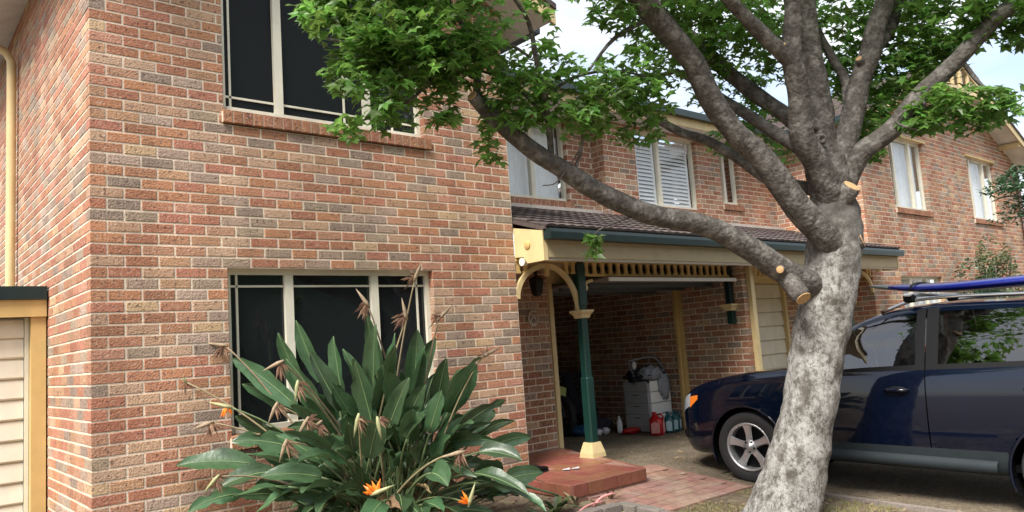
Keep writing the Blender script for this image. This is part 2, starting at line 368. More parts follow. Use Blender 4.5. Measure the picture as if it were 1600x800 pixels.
for i in range(9):
    y0 = -1.8 - i * .6
    b.add([(5.36, y0, gz(y0) + .035), (5.415, y0, gz(y0) + .035), (5.415, y0 - .595, gz(y0 - .595) + .035), (5.36, y0 - .595, gz(y0 - .595) + .035), (5.36, y0, gz(y0) - .05), (5.415, y0, gz(y0) - .05), (5.415, y0 - .595, gz(y0 - .595) - .05), (5.36, y0 - .595, gz(y0 - .595) - .05)],
          [(0, 1, 2, 3), (4, 5, 1, 0), (7, 6, 2, 3), (4, 0, 3, 7), (5, 6, 2, 1)])
b.build('kerb', 'edging').__setitem__('kind', 'structure')
# porch step with red tiles
PS = MB(); PS.prism([(4.09, .94, -.1), (5.41, .94, -.1), (5.16, .3, -.1), (4.70, -1.03, -.1), (3.67, -1.03, -.1), (3.67, -.12, -.1), (4.09, -.12, -.1)][::-1], (0, 0, .212))
porch = PS.build('porch', 'grout'); porch['kind'] = 'structure'
def in_poly(x, y, P):
    c = False
    for i in range(len(P)):
        (x1, y1), (x2, y2) = P[i], P[i - 1]
        if (y1 > y) != (y2 > y) and x < (x2 - x1) * (y - y1) / (y2 - y1) + x1: c = not c
    return c
PP = [(4.09, .95), (5.43, .95), (5.17, .3), (4.72, -1.04), (3.66, -1.04), (3.66, -.10), (4.09, -.10)]
b = MB(); S = .196; b.cbox((0, 0, 0), (S, S, .012), .003); o = b.build('tile', 'porch_tile'); tile_me = o.data; bpy.data.objects.remove(o)
for i in range(9):
    for j in range(10):
        x = 3.775 + i * .2; y = -.925 + j * .2
        if all(in_poly(x + dx, y + dy, PP) for dx in (-.095, .095) for dy in (-.095, .095)):
            o = bpy.data.objects.new('tile', tile_me); COL.objects.link(o); o.parent = porch; o.location = (x, y, .116)
b = MB(); b.cbox((0, 0, 0), (.196, .016, .115), .005); o = b.build('tile', 'porch_tile'); edge_me = o.data; bpy.data.objects.remove(o)
for i in range(5):
    o = bpy.data.objects.new('tile', edge_me); COL.objects.link(o); o.parent = porch; o.location = (3.775 + i * .2, -1.035, .063); o.rotation_euler.x = 0
for i in range(7):
    t = (i + .5) / 7; o = bpy.data.objects.new('tile', edge_me); COL.objects.link(o); o.parent = porch
    o.location = (4.708 + (5.168 - 4.708) * t, -1.02 + 1.32 * t, .063); o.rotation_euler.z = math.atan2(1.33, .46)
for i in range(4):
    o = bpy.data.objects.new('tile', edge_me); COL.objects.link(o); o.parent = porch; o.location = (3.664, -.925 + i * .2, .063); o.rotation_euler.z = math.pi / 2

# ------------------------------------------------------------------ brickwork
BL, BH, JT = .24, .086, .0135
ZJ = 4.257                                     # height of one bed joint; courses run every 86 mm from it
TINTS = []
def T_(c, v): return tuple(max(.01, x * v) for x in c)
for base, n in (((.40, .190, .115), 11), ((.36, .164, .102), 7), ((.43, .238, .150), 8), ((.46, .300, .200), 6), ((.35, .262, .192), 5), ((.30, .23, .175), 3)):
    for i in range(n): TINTS.append(T_((base[0] * uni(.95, 1.05), base[1] * uni(.94, 1.06), base[2] * uni(.94, 1.06)), uni(.86, 1.12)))
BRICKS = []                                     # (root, wall, centre, length, height, rotation z, tint)
def set_tint(me, cols):
    a = me.color_attributes.new('tint', 'FLOAT_COLOR', 'CORNER'); a.data.foreach_set('color', np.array(cols, dtype=np.float32).ravel())
BD, CH = .108, .004
def brick_geo(l, h):
    x, z, c = l / 2, h / 2, CH
    v = [(-x, c, -z), (x, c, -z), (x, c, z), (-x, c, z), (-x + c, 0, -z + c), (x - c, 0, -z + c), (x - c, 0, z - c), (-x + c, 0, z - c), (-x, BD, -z), (x, BD, -z), (x, BD, z), (-x, BD, z)]
    f = [(4, 5, 6, 7), (0, 1, 5, 4), (1, 2, 6, 5), (2, 3, 7, 6), (3, 0, 4, 7), (0, 8, 9, 1), (1, 9, 10, 2), (2, 10, 11, 3), (3, 11, 8, 0)]
    return v, f
def sub_iv(iv, cuts):
    out = [iv]
    for c0, c1 in cuts:
        nx = []
        for a, b in out:
            if c1 <= a or c0 >= b: nx.append((a, b))
            else:
                if c0 - a > .02: nx.append((a, c0))
                if b - c1 > .02: nx.append((c1, b))
        out = nx
    return out
def brick_wall(root, name, ox, oy, ang, length, z0, z1, openings=(), odd_start=0.0, even_start=.12, anchor='start', top=None, thick=.11, label=None, end_trim=0, corner=False):
    """ang: rotation of the wall's own axes; local x runs along the face, local y points into the wall"""
    R = Matrix.Rotation(ang, 3, 'Z'); ux = R @ Vector((1, 0, 0)); iy = R @ Vector((0, 1, 0)); O = Vector((ox, oy, 0))
    # mortar backing, set back behind the brick faces, split round the openings
    b = MB(); D0, D1 = .0045, thick
    zs = sorted({z0, z1, *[o[2] for o in openings if z0 < o[2] < z1], *[o[3] for o in openings if z0 < o[3] < z1]})
    for za, zb in zip(zs[:-1], zs[1:]):
        cuts = [(o[0] - .004, o[1] + .004) for o in openings if o[2] <= za + 1e-6 and o[3] >= zb - 1e-6]
        for a, e in sub_iv((.006, length - .006), cuts):
            def P(u, d, z): return O + ux * u + iy * d + Vector((0, 0, z))
            if top is None or zb <= min(top(a), top(e)):
                b.add([P(u, d, z) for u in (a, e) for d in (D0, D1) for z in (za, zb)], [(0, 1, 3, 2), (4, 6, 7, 5), (0, 4, 5, 1), (2, 3, 7, 6), (0, 2, 6, 4), (1, 5, 7, 3)])
            else:
                us = [a] + [q for q in (length / 2,) if a < q < e] + [e]
                poly = [P(a, D0, za), P(e, D0, za)] + [P(q, D0, max(za, min(zb, top(q)))) for q in us[::-1]]
                b.prism(poly, iy * (D1 - D0))
    w = b.build(name, 'mortar', root)
    if label: w['label'] = label
    j0 = int(math.floor((ZJ - z1) / BH)); j1 = int(math.ceil((ZJ - z0) / BH))
    for j in range(j0, j1):
        zt = ZJ - j * BH; zb = zt - BH; zc = (zt + zb) / 2
        lo, hi = max(zb, z0), min(zt, z1)
        if hi - lo < .03: continue
        st = odd_start if j % 2 else even_start
        cuts = []
        for o in openings:
            if o[2] < zc < o[3]: cuts.append((o[0], o[1]))
        u = st
        segs = []
        if st > 0.1 and not corner: segs.append((0, st))
        while u < length - .03:
            segs.append((u, min(u + BL, length - end_trim))); u += BL
        for a, e in segs:
            for (p, q) in sub_iv((a, e - JT), cuts):
                if q - p < .035: continue
                if anchor == 'end': p2, q2 = length - q, length - p
                else: p2, q2 = p, q
                uc = (p2 + q2) / 2
                if top and max(top(p2), top(q2)) < zc + .02: continue
                c = O + ux * uc + iy * uni(-.0012, .0012) + Vector((0, 0, (lo + hi) / 2 + uni(-.0008, .0008)))
                BRICKS.append((root, w, c, round(q2 - p2, 3), round(hi - lo - JT, 3), ang, random.randrange(len(TINTS))))
    return w
def flush_bricks():
    cache = {}
    groups = {}
    for br in BRICKS:
        root, w, c, l, h, ang, t = br
        R = Matrix.Rotation(ang, 3, 'Z'); a = project(c - R @ Vector((l / 2, 0, 0))); e = project(c + R @ Vector((l / 2, 0, 0))); m = project(c)
        area = 0
        if a and e and m and 0 <= m[0] <= 1600 and 0 <= m[1] <= 800:
            out = R @ Vector((0, -1, 0))
            if (CAM - c).dot(out) > 0: area = abs(e[0] - a[0]) * h * FPX / m[2]
        groups.setdefault(root.name, []).append((area, br))
    for rn, lst in groups.items():
        lst.sort(key=lambda q: -q[0]); joined = {}
        for i, (area, (root, w, c, l, h, ang, t)) in enumerate(lst):
            if i < 300 and area > 0:
                k = (l, h, t)
                if k not in cache:
                    v, f = brick_geo(l, h); me = bpy.data.meshes.new('brick'); me.from_pydata(v, [], f); me.materials.append(MATS['brick'])
                    set_tint(me, [(*TINTS[t], 1)] * len(me.loops)); cache[k] = me
                o = bpy.data.objects.new('brick', cache[k]); COL.objects.link(o); o.parent = w; o.location = c - wloc(w); o.rotation_euler.z = ang + uni(-.003, .003)
            else:
                V, F, C = joined.setdefault(w.name, ([], [], [])); v, f = brick_geo(l, h); R = Matrix.Rotation(ang, 3, 'Z'); n = len(V); o0 = c - wloc(w)
                V += [tuple(R @ Vector(p) + o0) for p in v]; F += [tuple(x + n for x in q) for q in f]; C += [(*TINTS[t], 1)] * (len(f) * 4)
        for wn, (V, F, C) in joined.items():
            me = bpy.data.meshes.new('brickwork'); me.from_pydata(V, [], F); me.materials.append(MATS['brick']); set_tint(me, C)
            o = bpy.data.objects.new('brickwork', me); COL.objects.link(o); o.parent = bpy.data.objects[wn]; o['kind'] = 'stuff'
def sill_bricks(parent, x0, x1, ztop, yf, h=.125, proj=.035):
    n = max(1, round((x1 - x0) / .086)); w = (x1 - x0) / n
    me = None
    for i in range(n):
        k = random.randrange(3, 15); l = round(w - .010, 4)
        b = MB(); z0, z1 = -h / 2, h / 2; y0 = -proj; s = .018; c = .004; x = l / 2
        v = [(-x, y0 + c, z0), (x, y0 + c, z0), (x, y0 + c, z1 - s), (-x, y0 + c, z1 - s), (-x + c, y0, z0 + c), (x - c, y0, z0 + c), (x - c, y0, z1 - s - c), (-x + c, y0, z1 - s - c), (-x, .10, z0), (x, .10, z0), (x, .10, z1), (-x, .10, z1)]
        f = [(4, 5, 6, 7), (0, 1, 5, 4), (1, 2, 6, 5), (2, 3, 7, 6), (3, 0, 4, 7), (0, 8, 9, 1), (1, 9, 10, 2), (2, 10, 11, 3), (3, 11, 8, 0)]
        me = bpy.data.meshes.new('sill_brick'); me.from_pydata(v, [], f); me.materials.append(MATS['brick'])
        set_tint(me, [(*T_(TINTS[k % 9], .8), 1)] * len(me.loops))
        o = bpy.data.objects.new('sill_brick', me); COL.objects.link(o); o.parent = parent
        o.location = Vector((x0 + w * (i + .5), yf, ztop - h / 2)) - wloc(parent); o.rotation_euler.x = uni(-.01, .01)
    b = MB(); b.box(x0 + .004, x1 - .004, yf - proj + .008, yf + .09, ztop - h + .004, ztop - .03); b.build('sill_mortar', 'mortar', parent)
def window(root, x0, x1, z0, z1, yf, lights, bars=(), pane='pane_dark', backing='dark_room', inset=.075, sill=True, label=None, fw=.045, blind=None, frame='frame_cream', mull=.075):
    """frame with lights split at the x values in 'lights'; bars: (x0,x1,z0,z1) thin glazing bars"""
    y = yf + inset; b = MB()
    b.box(x0, x0 + fw, y, y + .07, z0, z1).box(x1 - fw, x1, y, y + .07, z0, z1).box(x0 + fw, x1 - fw, y + .002, y + .068, z1 - fw, z1).box(x0 + fw, x1 - fw, y - .02, y + .068, z0, z0 + fw)
    w = b.build('window', frame, root)
    if label: w['label'] = label
    for xm in lights: MB().box(xm - mull / 2, xm + mull / 2, y - .004, y + .066, z0 + fw, z1 - fw).build('mullion', frame, w)
    xs = [x0 + fw] + list(lights) + [x1 - fw]
    for i in range(len(xs) - 1):
        p = pane if isinstance(pane, str) else pane[i]
        a = xs[i] + (mull / 2 if i else 0); e = xs[i + 1] - (mull / 2 if i < len(xs) - 2 else 0)
        MB().quad((a, y + .036, z0 + fw), (e, y + .036, z0 + fw), (e, y + .036, z1 - fw), (a, y + .036, z1 - fw)).build('pane', p, w)
    for (a, e, c, d) in bars: MB().box(a, e, y + .022, y + .034, c, d).build('glazing_bar', 'frame_cream', w)
    MB().box(x0 - .02, x1 + .02, y + (.5 if blind else .075), y + (.52 if blind else .085), z0 - .02, z1 + .02).build('room_backing', backing, w)
    if blind == 'curtain':
        b = MB(); n = int((x1 - x0) / .03); v = []; f = []
        for i in range(n + 1):
            xx = x0 + .03 + (x1 - x0 - .06) * i / n; yy = y + .16 + .022 * math.sin(i * 1.15) + .01 * math.sin(i * .37)
            v += [(xx, yy, z0 + .02), (xx, yy, z1 - .02)]
        f = [(2 * i, 2 * i + 2, 2 * i + 3, 2 * i + 1) for i in range(n)]
        b.add(v, f).build('curtain', 'curtain', w, smooth=True)
    if blind == 'shutter':
        a = x0
        for i in range(len(xs) - 1):
            p0, p1 = xs[i] + .05, xs[i + 1] - .05; b = MB()
            b.box(p0, p0 + .05, y + .06, y + .09, z0 + .05, z1 - .05).box(p1 - .05, p1, y + .06, y + .09, z0 + .05, z1 - .05)
            b.build('shutter_frame', 'white_paint', w)
            z = z0 + .09
            while z < z1 - .09:
                b = MB(); zc = z; b.add([(p0 + .05, y + .055, zc - .03), (p1 - .05, y + .055, zc - .03), (p1 - .05, y + .095, zc + .03), (p0 + .05, y + .095, zc + .03), (p0 + .05, y + .062, zc - .034), (p1 - .05, y + .062, zc - .034), (p1 - .05, y + .102, zc + .026), (p0 + .05, y + .102, zc + .026)],
                                        [(0, 1, 2, 3), (7, 6, 5, 4), (0, 4, 5, 1), (3, 2, 6, 7), (0, 3, 7, 4), (1, 5, 6, 2)])
                b.build('louvre', 'white_paint', w); z += .066
    if sill: sill_bricks(w, x0 - .02, x1 + .06, z0 + .005, yf)
    return w

XM = 8.22                                       # party line between the two houses
X1R, X2L, X2R = 4.08, 12.36, 20.88
YG, YU, YV = .95, 1.95, .02                    # garage plane, upper recessed wall, verandah post line
house = thing('brick_house', 'red brick two storey house whose gable wing stands behind the bird of paradise plant', 'house', (0, 0, 0))
house2 = thing('brick_house', 'further brick house with pale curtained windows and a closed cream garage door', 'house', (XM, 0, 0))
PI = math.pi
jz = lambda k: ZJ - k * BH
# --- wing of the near house
WIN_UP = (1.0, 3.0, jz(10), jz(-9)); WIN_LO = (1.0, 3.0, jz(41), jz(24))
g1 = lambda u: 5.35 + u * .28 if u < 2.04 else 5.10 + (4.08 - u) * .404
brick_wall(house, 'front_wall', 0, 0, 0, X1R, -.25, 5.95, [WIN_UP, WIN_LO], 0.0, .12, top=g1, corner=True)
# side wall faces the camera's left: local x runs towards -Y, anchored at the near corner
SL = 9.0
brick_wall(house, 'side_wall', 0, SL, -PI / 2, SL, -.25, 5.40, [], .12, 0.0, anchor='end', corner=True)
brick_wall(house, 'porch_wall', X1R - .001, .115, PI / 2, 1.8, -.1, 5.0, [], 0, .12)
b = MB(); b.box(.3, 3.9, 8.6, 8.9, -.2, 5.0); b.build('back_wall', 'mortar', house)
w = window(house, 1.0, 3.0, jz(10) + .13, jz(-9), 0, [1.52, 2.40], pane=['pane_screen', 'pane_screen', 'pane_dark'],
           bars=[(1.085, 1.103, jz(10) + .17, jz(-9) - .04), (1.045, 1.48, jz(10) + .265, jz(10) + .283), (1.56, 2.36, jz(10) + .265, jz(10) + .283), (2.44, 2.955, jz(10) + .265, jz(10) + .283), (2.16, 2.178, jz(10) + .17, jz(-9) - .04), (2.68, 2.698, jz(10) + .17, jz(-9) - .04)],
           label='wide upper window with dark flyscreens and thin cream glazing bars')
w = window(house, 1.0, 3.0, jz(41) + .13, jz(24), 0, [1.55, 2.39], pane='pane_dark',
           bars=[(1.095, 1.113, jz(41) + .17, jz(24) - .04), (1.045, 1.51, jz(24) - .15, jz(24) - .132), (1.59, 2.35, jz(24) - .15, jz(24) - .132), (2.43, 2.955, jz(24) - .15, jz(24) - .132), (2.86, 2.878, jz(41) + .17, jz(24) - .04)],
           label='wide dark lower window half hidden by the large plant')
# --- gable roofs
def gable_roof(root, xl, xr, y0, y1, zw, over=.42, pitch=.404, zleft=None):
    xc = (xl + xr) / 2; t = .06
    zr_ = zw + (xc - xl) * pitch
    zl = lambda x: (zr_ - (x - xc) * pitch) if x >= xc or zleft is None and False else zr_ - (xc - x) * (pitch if zleft is None else (zr_ - zleft) / (xc - xl))
    for s, (a, e) in enumerate(((xl - over, xc), (xr + over, xc))):
        za, ze = zl(a), zl(e); P = lambda x, y, dz: (x, y, zl(x) + dz)
        b = MB(); b.prism([P(a, y0 - .45, .02), P(e, y0 - .45, .02), P(e, y0 - .45, .07), P(a, y0 - .45, .07)], (0, y1 - y0 + .6, 0)); rf = b.build('roof', 'tile', root)
        b = MB(); b.prism([P(a, y0 - .44, .003), P(e, y0 - .44, .003), P(e, y0 - .44, .016), P(a, y0 - .44, .016)], (0, y1 - y0 + .55, 0)); b.build('soffit', 'soffit', rf)
        # barge board and capping tiles
        b = MB(); b.prism([P(a, y0 - .475, -.06), P(e, y0 - .475, -.06), P(e, y0 - .475, .14), P(a, y0 - .475, .14)], (0, .03, 0)); b.build('barge_board', 'cream', rf)
        n = int(abs(e - a) / .32)
        for i in range(n):
            q0 = a + (e - a) * i / n; q1 = a + (e - a) * (i + .97) / n
            bb = MB(); bb.prism([P(q0, y0 - .50, .11), P(q1, y0 - .50, .11), P(q1, y0 - .50, .16), P(q0, y0 - .50, .175)], (0, .14, 0)); bb.build('capping_tile', 'tile', rf)
        # roof surface courses
        n = int(abs(e - a) * math.hypot(1, pitch) / .33); bb = MB()
        for i in range(n):
            q0 = a + (e - a) * i / n; q1 = a + (e - a) * (i + 1.02) / n
            bb.prism([P(q0, y0 - .36, .072), P(q1, y0 - .36, .072), P(q1, y0 - .36, .085), P(q0, y0 - .36, .115)], (0, y1 - y0 + .5, 0))
        bb.build('roof_tiles', 'tile', rf, kind='stuff')
        sx = -1 if s == 0 else 1
        b = MB(); b.box(min(a, a + sx * .11), max(a, a + sx * .11), y0 - .10, y1 + .1, za + .0, za + .11); b.build('gutter', 'gutter_green', rf)
gable_roof(house, 0, X1R, 0, 9.0, 5.10, zleft=5.35)
# downpipe on the side wall
b = MB(); b.tube([(-.46, 3.42, 5.22), (-.44, 3.42, 5.12), (-.12, 3.42, 4.98), (-.065, 3.42, 4.88), (-.065, 3.42, 2.25), (-.065, 3.42, 0)], .045, n=10); b.build('downpipe', 'cream', house, smooth=True)
# --- recessed part: pier with house number, garage opening, party wall, upper wall
brick_wall(house, 'garage_pier', 4.74, YG, 0, .66, 0, 2.34, [], 0, .12)
b = MB(); b.box(5.40, 5.47, YG - .015, YG + .12, .0, 2.16); b.build('door_jamb', 'cream', house)
b = MB(); b.box(5.40, 8.10, YG + .0, YG + .1, 2.16, 2.36); b.build('lintel', 'cream', house)
b = MB(); b.box(8.02, 8.098, YG - .02, YG + .10, .0, 2.155); b.box(7.985, 8.02, YG + .02, YG + .06, 0, 2.1); b.build('door_jamb', 'gold_trim', house)
b = MB(); b.box(4.10, 4.735, YG + .02, YG + .08, .115, 2.34); dd = b.build('front_door', 'timber_dark', house); dd['label'] = 'dark maroon front door in the porch recess'
for z in (.3, 1.2): MB().box(4.22, 4.60, YG + .0, YG + .02, z, z + .75, ch=.008).build('door_panel', 'timber_dark', dd)
# party wall: its left face is seen inside garage and verandah
brick_wall(house, 'party_wall', 8.10, 6.4, -PI / 2, 6.4 + .13, 0, 2.36, [], .12, 0, anchor='end', thick=.10)
brick_wall(house, 'garage_back_wall', 5.3, 6.35, 0, 2.8, 0, 2.36, [], 0, .12)
brick_wall(house, 'garage_side_wall', 5.31, YG + .12, PI / 2, 5.3, 0, 2.36, [], 0, .12)
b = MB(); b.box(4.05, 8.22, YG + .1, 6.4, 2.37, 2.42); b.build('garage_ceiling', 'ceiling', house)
b = MB(); b.box(8.215, 8.30, -.19, -.06, 0, 2.30); b.build('timber_post', 'cream', house2)
b = MB(); b.box(8.215, 8.235, -.06, .93, 0, 2.36); b.build('party_wall', 'mortar', house2)
# open tilt door of the near garage
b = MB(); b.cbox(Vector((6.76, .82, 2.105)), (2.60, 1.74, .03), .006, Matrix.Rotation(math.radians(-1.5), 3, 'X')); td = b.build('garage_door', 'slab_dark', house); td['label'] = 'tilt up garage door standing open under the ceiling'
b = MB(); b.box(5.46, 8.06, -.075, -.05, 2.085, 2.13); b.build('door_edge', 'white_paint', td)
for yy in (.3, .8, 1.3): MB().box(5.5, 8.02, yy, yy + .05, 2.05, 2.09).build('door_rib', 'grey_plastic', td)
b = MB(); b.tube([(5.50, 1.0, 2.05), (5.50, 2.9, 2.22)], .02); b.tube([(8.00, 1.0, 2.05), (8.00, 2.9, 2.22)], .02); b.build('door_track', 'white_metal', td)
b = MB(); b.tube([(7.25, 2.2, 2.3), (7.25, 2.2, 1.92)], .018); b.build('door_pull', 'white_metal', td)
# upper recessed wall: the part right of x=7.45 stands further forward
UW = jz(10)
brick_wall(house, 'upper_wall', 4.1, YU, 0, 3.4, 3.0, 5.0, [(1.55, 2.85, UW, jz(-6))], 0, .12)
brick_wall(house, 'upper_return', 7.5, YU + .1, -PI / 2, .33, 3.0, 5.0, [], 0, .12)
brick_wall(house, 'upper_wall', 7.5, YU - .25, 0, .78, 3.0, 5.0, [], 0, .12)
window(house, 5.65, 6.95, UW + .13, jz(-6), YU, [6.28], pane='pane_clear', blind='curtain', label='upper window with a pale curtain beside the wing corner')
Y2 = YU - .25
brick_wall(house2, 'upper_wall', 8.28, Y2, 0, X2L - 8.28 + .1, 3.0, 5.0, [(.02, 1.62, UW, jz(-6)), (2.32, 2.88, jz(8), jz(-6))], 0, .12)
window(house2, 8.30, 9.90, UW + .13, jz(-6), Y2, [8.93], pane='pane_clear', blind='shutter', label='upper window with white louvred shutters', sill=True)
window(house2, 10.60, 11.16, jz(8) + .13, jz(-6), Y2, [10.80], pane='pane_clear', blind='curtain', label='narrow upper window with a drawn curtain', mull=.05)
# main roof over the recess
def lean_roof(root, xa, xb, y0, z0, y1, z1, label=None, upper=True):
    sl = (z1 - z0) / (y1 - y0); b = MB()
    b.prism([(xa, y0, z0 - .02), (xa, y1, z1 - .02), (xa, y1, z1 + .03), (xa, y0, z0 + .03)], (xb - xa, 0, 0)); rf = b.build('roof', 'tile', root)
    if label: rf['label'] = label
    nx = round((xb - xa) / .30); ny = round(math.hypot(y1 - y0, z1 - z0) / .31); ln = math.hypot(y1 - y0, z1 - z0) / ny; wx = (xb - xa) / nx
    ang = math.atan2(z1 - z0, y1 - y0)
    # one interlocking roof tile: two shallow rolls and a raised lower edge
    v = []; f = []; ns = 8
    for k, (yy, dz) in enumerate(((-ln * .06, .024), (-ln * .06, .004), (ln * 1.0, .004))):
        for i in range(ns + 1):
            x = -wx / 2 + wx * i / ns; h = .012 * (1 - math.cos(4 * PI * i / ns)) / 2
            v.append((x, yy, dz + (h if k != 1 else 0)))
    n = ns + 1
    for i in range(ns): f += [(i, i + 1, 2 * n + i + 1, 2 * n + i), (n + i, n + i + 1, i + 1, i)]
    f += [(0, 2 * n, n), (ns, n + ns, 2 * n + ns)]
    me = bpy.data.meshes.new('roof_tile'); me.from_pydata(v, [], f); me.materials.append(MATS['tile'])
    if upper:
        bb = MB(); Rx = Matrix.Rotation(ang, 3, 'X')
        for j in range(ny):
            for i in range(nx):
                o0 = Vector((xa + wx * (i + .5), y0 + (y1 - y0) * j / ny, z0 + .03 + (z1 - z0) * j / ny)); bb.add([Rx @ Vector(p) + o0 for p in v], f)
        bb.build('roof_tiles', 'tile', rf, kind='stuff')
    else:
        for j in range(ny):
            for i in range(nx):
                o = bpy.data.objects.new('roof_tile', me); COL.objects.link(o); o.parent = rf; o.rotation_euler.x = ang + uni(-.006, .006)
                o.location = Vector((xa + wx * (i + .5), y0 + (y1 - y0) * j / ny, z0 + .03 + (z1 - z0) * j / ny)) - wloc(rf)
    return rf
for rt, xa, xb in ((house, 4.1, XM), (house2, XM + .005, X2L + .1)):
    rf = lean_roof(rt, xa, xb, 1.28, 5.02, 5.2, 6.5)
    MB().box(xa, xb, 1.20, 1.29, 4.96, 5.07).build('gutter', 'gutter_green', rf)
    MB().box(xa, xb, 1.295, 1.32, 4.82, 5.0).build('fascia', 'cream', rf)
    MB().box(xa, xb, 1.32, 1.95, 4.825, 4.84).build('soffit', 'soffit', rf)
    b = MB(); b.prism([(xa, 5.2, 6.5), (xa, 9, 5.0), (xa, 9, 5.06), (xa, 5.2, 6.56)], (xb - xa, 0, 0)); b.build('rear_slope', 'tile', rf)
# --- verandah across both houses
def verandah(root, xa, xb, mirror):
    rf = lean_roof(root, xa, xb, -.50, 2.575, 1.94 if not mirror else 1.69, 3.33 if not mirror else 3.25, upper=False)
    yb = 1.92 if not mirror else 1.67; zb = 3.36 if not mirror else 3.28
    MB().box(xa, xb, yb - .10, yb + .02, zb - .02, zb + .035).build('flashing', 'flashing', rf)
    b = MB(); b.prism([(xa, -.57, 2.47), (xa, -.46, 2.47), (xa, -.46, 2.58), (xa, -.57, 2.575), (xa, -.575, 2.54)], (xb - xa, 0, 0)); b.build('gutter', 'gutter_green', rf)
    MB().box(xa, xb, -.455, -.43, 2.29, 2.50).build('fascia', 'fascia_shaded', rf)
    MB().box(xa, xb, -.445, -.40, 2.255, 2.30).build('fascia_mould', 'fascia_low_shaded', rf)
    MB().box(xa, xb, -.40, YG - .002, 2.345, 2.36).build('verandah_ceiling', 'cream', rf)
    s = -1 if not mirror else 1; xe = xa if not mirror else xb
    b = MB(); b.prism([(xe + s * .012, -.46, 2.255), (xe + s * .012, -.20, 2.255), (xe + s * .012, -.14, 2.33), (xe + s * .012, -.005, 2.34), (xe + s * .012, -.005, 2.66), (xe + s * .012, -.46, 2.565)], (-s * .06, 0, 0)); eb = b.build('eave_box', 'cream', rf)
    b = MB(); b.lathe((xe + s * .012, -.22, 2.45), (s, 0, 0), [(.045, 0), (.045, .012), (.02, .02), (0, .02)], 14); b.build('eave_rosette', 'gold_trim', eb)
    b = MB(); b.tube([(xe + s * .004, -.10, 2.285), (xe - s * .05, -.10, 2.285)], .045, n=12); b.build('beam_end', 'frame_cream', rf)
    return rf
def post(root, x, arch_to, fret_to):
    y = YV; b = MB()
    b.cbox((x, y, 1.25), (.095, .095, 2.14), .012); b.cbox((x, y, .60), (.118, .118, .80), .016); b.cbox((x, y, 2.05), (.115, .115, .5), .010)
    p = b.build('post', 'green_paint', root)
    b = MB(); v = []
    for h, s in ((.112, .105), (.16, .10), (.275, .068)): v += [(x - s, y - s, h), (x + s, y - s, h), (x + s, y + s, h), (x - s, y + s, h)]
    b.add(v, [(3, 2, 1, 0), (8, 9, 10, 11)] + [(i, (i + 1) % 4, 4 + (i + 1) % 4, 4 + i) for i in range(4)] + [(4 + i, 4 + (i + 1) % 4, 8 + (i + 1) % 4, 8 + i) for i in range(4)]); b.build('plinth', 'cream', p)
    capital(p, x, y, 1.70)
    sgn = 1 if arch_to < x else -1                   # arched bracket towards the wing
    xa = arch_to + .0 * sgn; x2 = x - sgn * .05; xc = (xa + x2) / 2; hw = abs(x2 - xa) / 2
    pts = [(xc - sgn * hw * math.cos(th), y, (1.90 if th < PI / 2 else 1.76) + (.36 if th < PI / 2 else .50) * math.sin(th)) for th in [PI * i / 24 for i in range(25)]]
    b = MB(); v = []; f = []
    for i, q in enumerate(pts):
        a = Vector(pts[max(i - 1, 0)]); e = Vector(pts[min(i + 1, 24)]); d = (e - a).normalized(); nn = Vector((-d.z, 0, d.x)) * sgn
        for (o1, o2) in ((-.028, -.02), (.028, -.02), (.028, .02), (-.028, .02)): v.append(Vector(q) + nn * o1 + Vector((0, o2, 0)))
    for i in range(24):
        for k in range(4): f.append((i * 4 + k, i * 4 + (k + 1) % 4, i * 4 + 4 + (k + 1) % 4, i * 4 + 4 + k))
    f += [(3, 2, 1, 0), (96, 97, 98, 99)]
    ab = b.add(v, f).build('arch_bracket', 'cream', root)
    MB().cbox((xc, y, 2.21), (.05, .06, .13), .008).build('arch_keystone', 'gold_trim', ab)
    # fretwork: rails and balusters between post and party wall
    x0, x1 = (x + .06, fret_to) if fret_to > x else (fret_to, x - .06)
    b = MB(); b.box(x0, x1, y - .02, y + .02, 2.148, 2.175); b.box(x0, x1, y - .03, y + .03, 2.305, 2.343); fr = b.build('fretwork', 'gold_trim', root)
    xf0, xf1 = min(xa, x2), max(xa, x2)
    n = int((x1 - x0) / .135)
    bm_ = MB(); w = .028
    for zz, ww in (((2.175, 2.20), .034), ((2.20, 2.275), .022), ((2.275, 2.305), .034)): bm_.box(-ww, ww, -.012, .012, zz[0], zz[1])
    o = bm_.build('baluster', 'gold_trim'); me = o.data; bpy.data.objects.remove(o)
    for i in range(n):
        o = bpy.data.objects.new('baluster', me); COL.objects.link(o); o.parent = fr; o.location = Vector((x0 + (x1 - x0) * (i + .5) / n, y, 0)) - wloc(fr)
    for i in range(4):
        xx = xf0 + (xf1 - xf0) * (.04, .16, .84, .96)[i]; o = bpy.data.objects.new('baluster', me); COL.objects.link(o); o.parent = fr; o.location = Vector((xx, y, 0)) - wloc(fr)
    MB().box(xf0, xf1, y - .028, y + .028, 2.303, 2.341).build('rail', 'gold_trim', fr)
    # small scroll bracket on the other side
    b = MB(); q = [Vector((x + sgn * (.055 + .16 * (1 - math.cos(t))), y, 1.98 + .12 * math.sin(t))) for t in [PI / 2 * i / 8 for i in range(9)]]; b.tube(q, .02, n=6)
    b.lathe((x + sgn * .085, y - .012, 2.02), (0, 1, 0), [(.012, 0), (.042, 0), (.042, .024), (.012, .024)], 14); b.build('scroll_bracket', 'cream', p, smooth=False)
